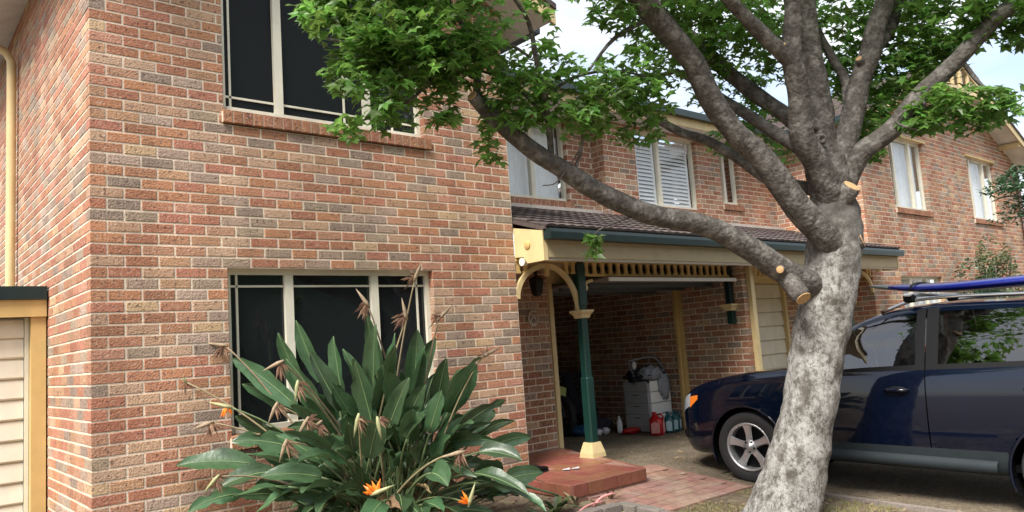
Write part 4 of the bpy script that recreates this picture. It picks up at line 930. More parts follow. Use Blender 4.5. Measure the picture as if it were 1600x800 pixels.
for (u, v, d, fr, ang) in [(358, 636, 5.8, 1, 2.9), (583, 772, 5.15, 1, .4), (733, 788, 5.3, 1, 1.3), (290, 597, 5.9, 0, 2.2), (352, 540, 6.05, 0, 3.0), (440, 565, 5.7, 0, 3.6), (465, 598, 5.6, 0, 4.6), (432, 632, 5.6, 0, 4.3), (500, 660, 5.5, 0, 3.9), (447, 690, 5.4, 0, 4.4), (340, 745, 5.45, 0, 4.0), (330, 660, 5.75, 0, 3.5),
                               (648, 437, 6.05, 0, 1.2), (575, 477, 5.95, 0, 2.2), (635, 497, 5.85, 0, 1.8), (686, 498, 5.9, 0, .8), (755, 557, 5.9, 0, .5), (560, 650, 5.4, 0, 4.5), (590, 655, 5.4, 0, 4.9), (722, 706, 5.4, 0, 3.4), (480, 655, 5.45, 0, 4.2)]:
    flower(u, v, d, fr, ang)

# ------------------------------------------------------------------ bed: litter, weeds, edging bricks, grass
ed = thing('garden_edging', 'row of grey edging bricks between bed and path', 'edging', (3.8, -1.6, gz(-1.6)))
b = MB(); b.cbox((0, 0, 0), (.11, .226, .09), .008); o = b.build('brick', 'edging'); eme = o.data; bpy.data.objects.remove(o)
for i in range(9):
    y = -1.52 - i * .236; o = bpy.data.objects.new('brick', eme); COL.objects.link(o); o.parent = ed; o.location = Vector((3.86 + .02 * math.sin(i * 2.2), y, gz(y) + .035 + uni(-.008, .008))) - ed.location; o.rotation_euler = (uni(-.04, .04), uni(-.04, .04), uni(-.08, .08))
for i in range(4):
    x = 3.68 - i * .236; o = bpy.data.objects.new('brick', eme); COL.objects.link(o); o.parent = ed; o.location = Vector((x, -1.46 + .02 * math.sin(i * 2), gz(-1.46) + .035)) - ed.location; o.rotation_euler = (uni(-.04, .04), uni(-.04, .04), PI / 2 + uni(-.08, .08))
def scatter(name, n, area, m, size, kind_leaf=True, h=.0):
    b = MB()
    for i in range(n):
        x, y = area()
        s = size * uni(.5, 1.4); p = Vector((x, y, gz(y) + .012 + rnd() * .015)); a = uni(0, 2 * PI); dx = Vector((math.cos(a), math.sin(a), uni(-.2, .4))) * s; dy = Vector((-math.sin(a), math.cos(a), uni(-.3, .5))) * s * .45
        b.add([p - dx, p + dy, p + dx, p - dy + Vector((0, 0, s * .15))], [(0, 1, 2), (0, 2, 3)])
    o = b.build(name, m); o['kind'] = 'stuff'; return o
def bed_area():
    while True:
        x, y = uni(-.5, 5.3), uni(-4.5, -.02)
        if y > -1.8 and x > 3.85: continue
        if y > -.1 and x > 3.6: continue
        if x > 3.66 and y > -1.05 : continue
        return x, y
tag(scatter('leaf_litter', 2600, bed_area, 'litter', .022), 'dry brown leaf litter on the bed', 'leaf litter')
def drive_area():
    while True:
        x, y = uni(3.9, 8.0), uni(-5.5, .6)
        if y > -1.05 and x < 5.2: continue
        if y < -1.8 and x < 5.45: continue
        return x, y
tag(scatter('fallen_leaves', 170, drive_area, 'litter', .026), 'scattered brown leaves fallen on driveway and path', 'leaves')
def grass_area():
    while True:
        x, y = uni(3.7, 5.35), uni(-4.2, -1.82)
        if noise.noise(Vector((x * 2.2, y * 2.2, 0))) > -.12: return x, y
b = MB()
for i in range(5200):
    x, y = grass_area(); h = uni(.015, .05); a = uni(0, 2 * PI); p = Vector((x, y, gz(y))); l = Vector((uni(-1, 1), uni(-1, 1), 0)) * h * .6; w = Vector((math.cos(a), math.sin(a), 0)) * .0035
    b.add([p - w, p + w, p + l + Vector((0, 0, h))], [(0, 1, 2)])
tag(b.build('grass', 'drygrass'), 'thin dry grass growing round the tree base', 'grass', kind='stuff')
def weed(x, y, n, h, m, label, sp=.12, wd=.02):
    r = thing('weed', label, 'weed', (x, y, gz(y)), 'weeds at the bed edge')
    for i in range(n):
        a = uni(0, 2 * PI); s0 = r.location.copy(); tip = s0 + Vector((math.cos(a) * sp * uni(.4, 1.2), math.sin(a) * sp * uni(.4, 1.2), h * uni(.4, 1))); C = bez(s0, (s0 + tip) / 2 + Vector((0, 0, h * .45)), tip, 5); d = (tip - s0); sd = Vector((-d.y, d.x, 0)).normalized(); v = []
        for k, q in enumerate(C): ww = wd * math.sin(PI * min(.97, .12 + k / 5 * .85)); v += [q - sd * ww, q + sd * ww]
        MB().add(v, [(2 * k, 2 * k + 1, 2 * k + 3, 2 * k + 2) for k in range(5)]).build('leaf', m, r)
for (x, y, n, h, m, lab, sp, wd) in [(3.35, -1.15, 22, .16, 'leaf_bush', 'bright green low weed under the drooping paddle leaves', .18, .028), (3.05, -1.3, 16, .14, 'leaf_bush', 'broad leaved weed beside the flower clump', .16, .03), (3.62, -1.12, 7, .13, 'dry_stem', 'withered pale weed against the porch step', .14, .016), (3.98, -1.2, 6, .12, 'dry_stem', 'curled yellowing weed by the front of the porch step', .12, .016), (4.75, -2.25, 14, .05, 'drygrass', 'small moss green tuft on the tree foot', .10, .012)]:
    weed(x, y, n, h, m, lab, sp, wd)
# fallen sticks and shoes on the step
for (a, e, r, lab) in [((3.05, -.55, .05), (3.62, -.35, .03), .012, 'pale fallen stalk lying beside the house wall'), ((3.4, -1.33, -.05), (3.85, -1.25, -.03), .01, 'reddish fallen stalk beside the edging bricks'), ((3.75, -1.2, -.06), (3.92, -1.32, .04), .012, 'reddish bent stalk pointing at the porch step')]:
    a, e = Vector(a), Vector(e); o = MB().tube(catmull([a, (a + e) / 2 + Vector((0, .02, .02)), e], 3), [r, r, r, r, r, r * .8, r * .5], n=6).build('fallen_stalk', 'dry_stem' if 'pale' in lab else 'label_pink', smooth=True); tag(o, lab, 'stalk')
def shoe(x, y, ang, m, lab, s=1.0, name='shoe', cat='shoe', grp=None):
    r = thing(name, lab, cat, (x, y, .123), grp); R = Matrix.Rotation(ang, 3, 'Z'); b = MB(); v = []; f = []; prof = [(-.13, .03, .02, .07), (-.11, .036, .0, .085), (-.05, .036, 0, .075), (.0, .04, 0, .055), (.07, .045, 0, .045), (.12, .038, 0, .035), (.145, .015, .008, .022)]
    for (lx, w, z0, z1) in prof:
        for k in range(8):
            t = 2 * PI * k / 8; v.append(R @ Vector((lx * s, w * s * math.cos(t), s * ((z0 + z1) / 2 + .012 + (z1 - z0) / 2 * math.sin(t)))) + r.location)
    for i in range(6):
        for k in range(8): f.append((i * 8 + k, i * 8 + (k + 1) % 8, i * 8 + 8 + (k + 1) % 8, i * 8 + 8 + k))
    f += [tuple(range(8)), tuple(range(48, 56))]; b.add(v, f).build('upper', m, r, smooth=True)
    b = MB(); pl = [(-.13, 0), (-.11, .036), (0, .038), (.08, .045), (.13, .03), (.148, 0), (.13, -.03), (.08, -.045), (0, -.038), (-.11, -.036)]
    b.prism([R @ Vector((p[0] * s, p[1] * s, 0)) + r.location for p in pl], (0, 0, .016 * s)).build('sole', 'rubber', r)
shoe(3.98, -.26, .3, 'black_plastic', 'dark shoe on the porch step against the wall corner'); 
shoe(4.20, -.42, 2.0, 'cloth_white', 'small white slipper on the red porch step', .30, 'slipper', 'slipper', 'white slippers on the porch step'); shoe(4.29, -.46, 2.05, 'cloth_white', 'small white slipper on the red porch step', .30, 'slipper', 'slipper', 'white slippers on the porch step')

# ------------------------------------------------------------------ shrubs and small tree by the further house
def leafy(root, c, rx, ry, rz, n, size, m, seed, kindname='crown', dens=-.1):
    b = MB(); k = 0; r = random.Random(seed); tr = 0
    while k < n and tr < n * 20:
        tr += 1; q = Vector((r.uniform(-1, 1), r.uniform(-1, 1), r.uniform(-1, 1)))
        if q.length > 1: continue
        p = Vector(c) + Vector((q.x * rx, q.y * ry, q.z * rz))
        if noise.noise(p * 2.3 + Vector((seed, 0, 0))) < dens + .45 * q.length - .3: continue
        R = rot_frame(Vector((r.uniform(-1, 1), r.uniform(-1, 1), 1)), Vector((r.uniform(-1, 1), r.uniform(-1, 1), r.uniform(-.8, .6)))); s = size * r.uniform(.6, 1.3)
        b.add([R @ Vector(t) * s + p for t in ((0, -1, 0), (.36, 0, .08), (0, 1, -.1), (-.36, 0, .08))], [(0, 1, 2), (0, 2, 3)]); k += 1
    return b.build(kindname, m, root, kind='stuff')
def shrub(u, v, d, r, h, m, lab, seed, size=.045):
    c = at(u, v, d); g = gz(c.y); rt = thing('shrub', lab, 'shrub', (c.x, c.y, g))
    b = MB()
    for i in range(7):
        a = uni(0, 2 * PI); b.tube(bez(Vector((c.x, c.y, g)), Vector((c.x + .1 * math.cos(a), c.y + .1 * math.sin(a), g + h * .5)), Vector((c.x + r * .7 * math.cos(a), c.y + r * .7 * math.sin(a), g + h * uni(.6, .9))), 5), [.03, .025, .02, .015, .01, .006], n=5)
    b.build('stems', 'bark_limb', rt, smooth=True)
    leafy(rt, (c.x, c.y, g + h * .58), r, r, h * .45, int(2600 * r * h), size, m, seed)
shrub(1525, 430, 15.0, .5, 2.5, 'leaf_dark', 'dark green shrub in front of the further house wall', 3)
shrub(1553, 405, 15.2, .42, 2.95, 'leaf_bush', 'grey green shrub rising beside the darker one', 5)
shrub(1608, 440, 14.6, .45, 2.4, 'leaf_bush', 'yellow green shrub at the far corner of the further house', 9)
c = at(1650, 300, 9.0); st = thing('small_tree', 'small feathery tree standing beyond the parked car', 'tree', (c.x, c.y, gz(c.y)))
b = MB(); q0 = st.location.copy(); b.tube(catmull([q0, q0 + Vector((.05, 0, 1.0)), Vector((c.x, c.y, c.z - .3))], 5), lerp_list([.07, .055, .03], 5), n=8); b.build('trunk', 'bark_limb', st, smooth=True)
for (u, v) in ((1560, 290), (1550, 315), (1590, 270), (1600, 330), (1580, 350)):
    e = at(u, v, 8.9); b = MB(); b.tube(bez(Vector((c.x, c.y, c.z - .3)), (c + e) / 2 + Vector((0, 0, .15)), e, 6), lerp_list([.025, .006], 6), n=5); b.build('branch', 'bark_limb', st, smooth=True)
for i, (u, v, rx, rz, n) in enumerate([(1585, 278, .34, .14, 420), (1562, 300, .2, .12, 200), (1600, 310, .25, .16, 300), (1580, 340, .14, .10, 110), (1650, 290, .5, .35, 900), (1690, 330, .5, .35, 700)]):
    leafy(st, at(u, v, 8.95), rx, .3, rz, n, .035, 'leaf_dark', 20 + i)

# ------------------------------------------------------------------ parked car (local: x to the rear, y across, z up; origin under the front axle)
CG = gz(-1.66)
car = thing('parked_car', 'dark navy four wheel drive parked on the driveway behind the tree', 'car', (6.388, -1.60, CG + .006))
car.rotation_euler = (0, math.atan(.034), -PI / 2 + math.radians(4))
def pchip(xs, ys):
    xs = np.array(xs, float); ys = np.array(ys, float); h = np.diff(xs); dl = np.diff(ys) / h; m = np.zeros(len(xs))
    for i in range(1, len(xs) - 1):
        if dl[i - 1] * dl[i] > 0: w1 = 2 * h[i] + h[i - 1]; w2 = h[i] + 2 * h[i - 1]; m[i] = (w1 + w2) / (w1 / dl[i - 1] + w2 / dl[i])
    m[0], m[-1] = dl[0], dl[-1]
    def f(x):
        i = int(np.clip(np.searchsorted(xs, x) - 1, 0, len(h) - 1)); t = min(1, max(0, (x - xs[i]) / h[i]))
        return (1 + 2 * t) * (1 - t) ** 2 * ys[i] + t * (1 - t) ** 2 * h[i] * m[i] + t * t * (3 - 2 * t) * ys[i + 1] + t * t * (t - 1) * h[i] * m[i + 1]
    return f
zb_ = pchip([-.93, -.85, -.6, -.45, .5, 2.2, 3.1, 3.4, 3.72], [.34, .25, .21, .23, .27, .27, .26, .30, .42])
W_ = pchip([-.93, -.90, -.84, -.72, -.5, -.2, .3, 1, 2.5, 3.1, 3.45, 3.65, 3.72], [.42, .56, .68, .785, .855, .89, .90, .90, .90, .885, .84, .77, .66])
zs_ = pchip([-.93, -.90, -.82, -.7, -.4, 0, .45, 1, 2, 3, 3.45, 3.65, 3.72], [.60, .70, .79, .86, .94, 1.005, 1.055, 1.09, 1.135, 1.18, 1.18, 1.10, .95])
zt_ = pchip([-.93, -.90, -.82, -.7, -.4, 0, .3, .46, .75, 1.0, 1.25, 1.5, 1.9, 2.4, 3.0, 3.35, 3.55, 3.66, 3.72], [.62, .73, .83, .91, 1.01, 1.085, 1.12, 1.145, 1.34, 1.50, 1.615, 1.675, 1.705, 1.70, 1.65, 1.58, 1.42, 1.18, .98])
def section(x):
    zb, W, zs, zt = zb_(x), W_(x), zs_(x), zt_(x); zr = zs + max(.012, (zt - zs) * .93 - .02) if zt - zs > .12 else zs + (zt - zs) * .7
    yr = .955 * W - (zr - zs) * .40 if zt - zs > .12 else .86 * W
    k = min(1, max(0, (zt - zs - .06) / .14)); yr = (.86 * W) * (1 - k) + (.955 * W - (zr - zs) * .40) * k
    H = zs - zb
    P = [(0, zb), (.78 * W, zb + .0), (.93 * W, zb + .05), (.975 * W, zb + H * .24), (1.0 * W, zb + H * .52), (.995 * W, zb + H * .80), (.972 * W, zs - .025), (.955 * W, zs), ((.955 * W + yr) / 2 + .012 * k, (zs + zr) / 2), (yr, zr), (yr * .86, zr + (zt - zr) * .55), (yr * .5, zt - (zt - zr) * .10), (0, zt)]
    return P
NP = 13
SEG = [2, 2, 3, 4, 4, 3, 1, 6, 6, 2, 4, 4]
TI = [0]
for s_ in SEG: TI.append(TI[-1] + s_)                  # grid index of control point i
def sec_line(x):
    P = section(x); Q = [(-P[1][0], P[1][1])] + P + [(-P[-2][0], P[-2][1])]; out = []
    for i in range(1, NP):
        a, b_, c, d = [np.array(q) for q in Q[i - 1:i + 3]]; n = SEG[i - 1]
        lin = i in (7, 8)                              # keep the belt edge crisp
        for k in range(n):
            t = k / n
            out.append(b_ + (c - b_) * t if lin else .5 * (2 * b_ + (c - a) * t + (2 * a - 5 * b_ + 4 * c - d) * t * t + (3 * b_ - a - 3 * c + d) * t ** 3))
    out.append(np.array(P[-1])); return out
feat = [-.62, .40, .50, .56, .57, 1.18, .655, .665, 1.695, 1.705, 2.745, 2.755, .78, 1.62, 1.80, 2.66, 2.78, 3.35, 3.30, 3.42, 3.60, 1.26]
xs = sorted(set([round(-.93 + i * .035, 4) for i in range(int(4.65 / .035) + 1)] + feat + [3.72, -.925, -.915]))
xs = [x for i, x in enumerate(xs) if x in feat or all(abs(x - q) > .012 for q in feat)]
G = [sec_line(x) for x in xs]; nt_ = len(G[0])
WC = [(0, .345), (2.67, .345)]; RA = .405
def snap(x, y, z, ti):
    if TI[1] <= ti <= TI[7]:
        for cx, cz in WC:
            dx, dz = x - cx, z - cz; r = math.hypot(dx, dz)
            if RA - .035 < r < RA + .02 and z > .12: return cx + dx / r * RA, y, cz + dz / r * RA
    return x, y, z
parts = {}
def put(name, side, quad): parts.setdefault((name, side), []).append(quad)
VV = {}
for i, x in enumerate(xs):
    for j in range(nt_):
        for sd in (-1, 1):
            y, z = G[i][j]; VV[(i, j, sd)] = snap(x, sd * y, z, j)
for i in range(len(xs) - 1):
    xm = (xs[i] + xs[i + 1]) / 2
    for j in range(nt_ - 1):
        zm = (G[i][j][1] + G[i + 1][j][1] + G[i][j + 1][1] + G[i + 1][j + 1][1]) / 4
        inarch = any(math.hypot(xm - cx, zm - cz) < RA - .006 for cx, cz in WC) and j >= TI[1] - 1 and j < TI[7]
        for sd in (-1, 1):
            if inarch: continue
            q = [(i, j, sd), (i + 1, j, sd), (i + 1, j + 1, sd), (i, j + 1, sd)]
            side_body = TI[3] <= j < TI[7]; green = TI[7] <= j < TI[9]; topz = j >= TI[9]
            fr = (j - TI[7]) / (TI[9] - TI[7]) if green else 0
            n = 'body'
            if side_body or green:
                for a in (.66, 1.70, 2.75):
                    if abs(xm - a) < .006 and (zt_(xm) - zs_(xm) > .1 or side_body): n = 'gap'
            if side_body and n == 'body':
                if .665 <= xm <= 1.695: n = 'front_door'
                elif 1.705 <= xm <= 2.745 : n = 'rear_door'
            if j < TI[3] and j >= TI[1] and .42 < xm < 2.25: n = 'side_skirt'
            if green and n == 'body':
                glassy = 1 / 12 <= fr < 10 / 12 + .01
                if .78 <= xm <= 1.62 and glassy: n = 'front_window'
                elif 1.80 <= xm <= 2.66 and glassy: n = 'rear_window'
                elif 2.78 <= xm <= 3.30 and glassy: n = 'quarter_window'
                elif .57 < xm < .78 and glassy: n = 'front_pillar'
                elif 1.62 < xm < 1.80: n = 'pillar'
                elif 2.66 < xm < 2.78: n = 'rear_pillar'
                elif .6 < xm < 3.3 and fr < 1 / 12: n = 'belt_trim'
            if topz and j >= TI[10] - 1 and .50 <= xm <= 1.18: n = 'windscreen'
            if topz and j >= TI[10] - 1 and 3.42 <= xm <= 3.60: n = 'rear_screen'
            if (j >= TI[8] + 3) and -.62 <= xm <= .40: n = 'bonnet'
            if xm < -.62 and zm < .52 and j < TI[6]: n = 'bumper'
            if n != 'gap': put(n, sd, q)
CM = {'body': 'navy_paint', 'front_door': 'navy_paint', 'rear_door': 'navy_paint', 'side_skirt': 'sill_grey', 'front_window': 'car_glass', 'rear_window': 'car_glass', 'quarter_window': 'car_glass', 'pillar': 'black_plastic', 'front_pillar': 'black_plastic', 'rear_pillar': 'black_plastic', 'belt_trim': 'black_plastic', 'windscreen': 'car_glass', 'rear_screen': 'car_glass', 'bonnet': 'navy_paint', 'bumper': 'navy_paint'}
CP = {}
one = ('body', 'bonnet', 'bumper', 'windscreen', 'rear_screen')
keys = {}
for (n, sd), qs in parts.items(): keys.setdefault((n, 0 if n in one else sd), []).extend(qs)
def build_quads(name, qs, m, parent, dz=0):
    idx = {}; v = []; f = []
    for q in qs:
        t = []
        for k in q:
            kk = (k[0], k[1], 1) if k[1] in (0, nt_ - 1) else k
            if kk not in idx: idx[kk] = len(v); v.append(VV[kk])
            t.append(idx[kk])
        if len(set(t)) >= 3: f.append(t if q[0][2] == 1 else t[::-1])
    return MB().add(v, f).build(name, m, parent, smooth=True, local=True)
NAMES = {'front_door': 'door', 'rear_door': 'door', 'front_window': 'window', 'rear_window': 'window', 'quarter_window': 'window', 'pillar': 'window_pillar', 'front_pillar': 'window_pillar', 'rear_pillar': 'window_pillar'}
for (n, sd), qs in keys.items():
    par = car
    CP[(n, sd)] = build_quads(NAMES.get(n, n), qs, CM[n], par)
def loc(name, b, m, parent, smooth=False): return b.build(name, m, parent, smooth=smooth, local=True)
# wheel arches, wheels
for (cx, cz) in WC:
    for sd in (-1, 1):
        yo = sd * (W_(cx) - .005)
        b = MB(); pts = [(cx + RA * math.cos(t), sd * (W_(cx + RA * math.cos(t)) * .985 + .004), cz + RA * math.sin(t)) for t in [math.radians(-24) + math.radians(228) * k / 36 for k in range(37)]]; b.tube(pts, .013, n=6); loc('wheel_arch', b, 'navy_paint', car, True)
        b = MB(); v = []; f = []
        for k in range(25):
            t = math.radians(-30) + math.radians(240) * k / 24
            v += [(cx + .41 * math.cos(t), sd * .86, cz + .41 * math.sin(t)), (cx + .41 * math.cos(t), sd * .52, cz + .41 * math.sin(t))]
        f = [(2 * k, 2 * k + 2, 2 * k + 3, 2 * k + 1) for k in range(24)]; b.add(v, f); b.add([(cx + .41 * math.cos(t), sd * .52, cz + .41 * math.sin(t)) for t in [2 * PI * k / 24 for k in range(24)]], [tuple(range(24))]); loc('arch_liner', b, 'black_plastic', car)
        c = Vector((cx, sd * .765, .345)); ax = Vector((0, sd, 0))
        b = MB(); b.lathe(c, ax, [(.232, -.10), (.30, -.108), (.330, -.098), (.343, -.07), (.345, 0), (.343, .07), (.330, .098), (.30, .106), (.262, .104), (.236, .090), (.232, .07), (.232, -.10)], 48)
        wh = loc('wheel', b, 'rubber', car, True); smooth_by_angle(wh, 40)
        b = MB(); b.lathe(c, ax, [(.236, .090), (.240, .098), (.228, .099), (.215, .085), (.212, -.06)], 40); rim = loc('rim', b, 'alloy', wh, True)
        b = MB(); b.lathe(c, ax, [(.212, .0), (.19, -.01), (.06, -.02), (0, -.02)], 30); loc('brake_disc', b, 'black_plastic', wh)
        b = MB(); u1 = Vector((1, 0, 0)); u2 = Vector((0, 0, 1))
        for k in range(5):
            th = 2 * PI * k / 5 + .5 * PI + .1; d1 = u1 * math.cos(th) + u2 * math.sin(th); d2 = -u1 * math.sin(th) + u2 * math.cos(th)
            v = []
            for r_, w_, h_ in ((.035, .036, .075), (.12, .034, .07), (.175, .040, .076), (.222, .058, .086)):
                v += [c + d1 * r_ - d2 * w_ + ax * (h_ - .02), c + d1 * r_ - d2 * w_ * .72 + ax * h_, c + d1 * r_ + d2 * w_ * .72 + ax * h_, c + d1 * r_ + d2 * w_ + ax * (h_ - .02)]
            b.add(v, [(i * 4 + j, i * 4 + j + 1, i * 4 + 5 + j, i * 4 + 4 + j) for i in range(3) for j in range(3)])
        loc('spokes', b, 'alloy', wh)
        b = MB(); b.lathe(c, ax, [(.072, .06), (.068, .078), (.03, .084), (.028, .09), (0, .092)], 20); loc('hub_cap', b, 'alloy', wh, True)
        for k in range(5):
            b = MB(); th = 2 * PI * (k + .5) / 5 + .5 * PI + .1; q = c + u1 * math.cos(th) * .052 + u2 * math.sin(th) * .052; b.lathe(q + ax * .076, ax, [(.013, 0), (.013, .006), (0, .006)], 8)
            loc('wheel_nut', b, 'black_plastic', wh)
b = MB(); b.box(-.75, 3.5, -.72, .72, .30, .36); b.box(.45, 2.2, -.80, .80, .28, .40); loc('floor_pan', b, 'black_plastic', car)
# side skirt strip
for sd in (-1, 1):
    b = MB(); v = []; n = 20
    for k in range(n + 1):
        x = .46 + 1.72 * k / n; yy = sd * (W_(x) * .985 + .012)
        v += [(x, yy - sd * .03, .30), (x, yy + sd * .004, .315), (x, yy + sd * .010, .375), (x, yy - sd * .035, .405)]
    b.add(v, [(k * 4 + j, k * 4 + j + 1, k * 4 + 5 + j, k * 4 + 4 + j) for k in range(n) for j in range(3)]); loc('sill_strip', b, 'sill_grey', car, True)
def surf_y(x, z):
    L = sec_line(x)
    for j in range(TI[2], TI[9]):
        if (L[j][1] - z) * (L[j + 1][1] - z) <= 0: t = (z - L[j][1]) / (L[j + 1][1] - L[j][1] + 1e-9); return L[j][0] + (L[j + 1][0] - L[j][0]) * t
    return W_(x)
# door handles, mirrors, lamps
for sd in (-1, 1):
    for x, dn in ((1.47, 'front_door'), (2.52, 'rear_door')):
        z = .945 + .03 * (x - 1.4); y = surf_y(x, z); dr = CP[(dn, sd)]
        b = MB(); b.blob((x, sd * (y - .004), z), (.085, .010, .036), 1, 0, 8); hd = loc('handle_recess', b, 'black_plastic', dr, True)
        b = MB(); b.tube([(x - .10, sd * (y + .006), z + .002), (x - .07, sd * (y + .030), z + .004), (x + .06, sd * (y + .032), z + .004), (x + .10, sd * (y + .006), z + .002)], [.012, .016, .016, .012], n=8); loc('handle', b, 'navy_paint', dr, True)
    b = MB(); b.blob((.80, sd * 1.0, 1.16), (.075, .10, .075), 4, .08, 9); b.tube([(.80, sd * .86, 1.11), (.80, sd * .96, 1.13)], .028); loc('wing_mirror', b, 'navy_paint', car, True)
    # headlight wrapped on the front corner, amber indicator behind it
    def patch(x0, x1, f0, f1, off, n=8, m=6):
        v = []; f = []
        for a in range(n + 1):
            x = x0 + (x1 - x0) * a / n
            for c_ in range(m + 1):
                z = f0(x) + (f1(x) - f0(x)) * c_ / m; y = surf_y(x, z); v.append((x - off * .6, sd * (y + off), z))
        for a in range(n):
            for c_ in range(m): f.append((a * (m + 1) + c_, a * (m + 1) + c_ + 1, (a + 1) * (m + 1) + c_ + 1, (a + 1) * (m + 1) + c_))
        return MB().add(v, f)
    hl = loc('headlight', patch(-.905, -.675, lambda x: zs_(x) - .155, lambda x: zs_(x) - .02, .006), 'lens', car, True)
    loc('indicator', patch(-.677, -.56, lambda x: zs_(x) - .170 + (x + .677) * .5, lambda x: zs_(x) - .055 - (x + .677) * .1, .008), 'amber', hl, True)
    b = MB(); b.lathe((-.78, sd * (surf_y(-.78, .42) - .004), .42), (-.5, sd, 0), [(.05, 0), (.05, .01), (.035, .012), (0, .012)], 16); loc('fog_lamp', b, 'black_plastic', car)
    # roof rails with bar feet
    pts = [(x, sd * (section(x)[9][0] * .93), zt_(x) + .030) for x in [1.35 + i * .2 for i in range(10)]]; pts[0] = (1.30, pts[0][1], zt_(1.30) - .01); pts[-1] = (3.15, pts[-1][1], zt_(3.15) - .01)
    b = MB(); b.tube(catmull(pts, 3), .016, n=8); rail = loc('roof_rail', b, 'chrome', car, True)
    b = MB(); b.blob((3.60, sd * .76, .98), (.09, .05, .12), 3, .05, 8); loc('tail_light', b, 'red_plastic', car, True)
for x in (1.55, 2.75):
    y = section(x)[9][0] * .93; b = MB(); b.cbox((x, 0, zt_(x) + .085), (.06, 2 * y + .16, .028), .010); cb = loc('roof_bar', b, 'white_metal', car)
    for sd in (-1, 1): b = MB(); b.cbox((x, sd * y, zt_(x) + .055), (.10, .07, .075), .018); loc('bar_foot', b, 'black_plastic', cb)
# grille, interior
b = MB(); b.blob((-.895, 0, .46), (.05, .42, .13), 2, 0, 10); loc('grille', b, 'black_plastic', car, True)
for x, ys in ((1.32, (-.38, .38)), (2.30, (-.38, .38))):
    for y in ys:
        b = MB(); b.cbox((x, y, .62), (.50, .50, .16), .05); b.cbox((x + .27, y, .93), (.14, .46, .62), .05, Matrix.Rotation(-.22, 3, 'Y') ); st_ = loc('seat', b, 'seat_cloth', car)
        b = MB(); b.cbox((x + .36, y, 1.33), (.09, .26, .17), .04); loc('headrest', b, 'cloth_grey' if x > 2 else 'seat_cloth', st_)
b = MB(); b.cbox((.72, 0, .90), (.40, 1.40, .26), .06); loc('dashboard', b, 'black_plastic', car)
b = MB(); b.tube([(1.0 + .05 * math.sin(t), .38 + .18 * math.cos(t), .98 + .18 * math.sin(t)) for t in [2 * PI * k / 20 for k in range(21)]], .015, n=6); loc('steering_wheel', b, 'black_plastic', car, True)
# ------------------------------------------------------------------ board on the roof bars
bpy.context.view_layer.update()
board = thing('surfboard', 'long blue board with a dark nose strapped on the roof bars of the car', 'surfboard', car.matrix_world @ Vector((2.42, -.25, zt_(2.1) + .10)))
board.rotation_euler = (0, math.atan(.034) - .03, -PI / 2 + math.radians(4) - .02)
def board_mesh(x0, x1, L=3.3, n=40, W=.33, T=.055):
    v = []; f = []; ks = [k for k in range(n + 1) if x0 <= k / n <= x1]
    for k in ks:
        t = k / n; x = -1.36 + L * t; w = W * (max(.0005, 1 - abs(2 * t - 1.0) ** 3.2)) ** .62 * .95 + .006; th = T * (max(.02, 1 - abs(2 * t - 1) ** 4)) ** .6; z = .055 * max(0, (.28 - t) / .28) ** 2 * 1.6 - .02 * 0 + .03
        for a in range(12):
            ph = 2 * PI * a / 12; v.append((x, w * math.cos(ph), z + th * math.sin(ph) * (.8 if math.sin(ph) < 0 else 1)))
    m = len(ks)
    for i in range(m - 1):
        for a in range(12): f.append((i * 12 + a, i * 12 + (a + 1) % 12, i * 12 + 12 + (a + 1) % 12, i * 12 + 12 + a))
    f += [tuple(range(12)), tuple(range((m - 1) * 12, m * 12))]
    return MB().add(v, f)
loc('deck', board_mesh(.075, 1), 'board_blue', board, True); loc('nose', board_mesh(0, .076), 'board_grey', board, True)
b = MB(); b.add([], [])
for x in (-.87, .33): b = MB(); pts = [(x, .345 * math.cos(t), .035 + .068 * math.sin(t)) for t in [PI * k / 12 for k in range(13)]]; b.tube(pts, .009, n=5); loc('strap', b, 'black_plastic', board, True)

# ------------------------------------------------------------------ things in the open garage
FZ = .008
def gpt(u, v, z=FZ):
    d = at(u, v, 1) - CAM; return CAM + d * ((z - CAM.z) / d.z)
c = gpt(1018, 668); cx, cy = 7.80, 1.50
chest = thing('chest_of_drawers', 'pale grey metal drawer unit standing in the open garage', 'drawers', (cx, cy, FZ))
b = MB(); b.cbox((cx, cy, FZ + .36), (.50, .50, .70), .012); b.build('carcass', 'white_metal', chest)
for i in range(4):
    z = FZ + .10 + i * .165; b = MB(); b.cbox((cx - .254, cy, z + .075), (.018, .46, .150), .006); dr = b.build('drawer', 'white_metal', chest); MB().cbox((cx - .268, cy, z + .115), (.014, .12, .012), .003).build('handle', 'grey_plastic', dr)
    b = MB(); b.cbox((cx, cy - .254, z + .075), (.46, .012, .150), .005); b.build('side_panel', 'white_paint', chest)
heap = thing('clothes_heap', 'heap of grey and dark cloth piled on the drawer unit', 'cloth', (cx, cy, FZ + .72))
b = MB(); b.blob((cx, cy, FZ + .80), (.29, .28, .12), 3, .5, 14, 3); b.build('dark_cloth', 'cloth_dark', heap, smooth=True)
b = MB(); b.blob((cx - .08, cy - .16, FZ + .84), (.18, .16, .11), 8, .6, 14, 3.5); b.build('grey_cloth', 'cloth_grey', heap, smooth=True)
b = MB(); b.blob((cx + .08, cy - .27, FZ + .66), (.13, .035, .20), 5, .5, 12, 3); b.build('hanging_sleeve', 'cloth_grey', heap, smooth=True)
b = MB(); b.tube(catmull([(cx - .26, cy, FZ + .82), (cx - .25, cy + .1, FZ + 1.02), (cx - .1, cy + .15, FZ + 1.05), (cx + .18, cy, FZ + 1.08), (cx + .24, cy - .12, FZ + .95), (cx + .25, cy - .2, FZ + .70)], 5), .013, n=7); b.build('strap', 'cloth_grey', heap, smooth=True)
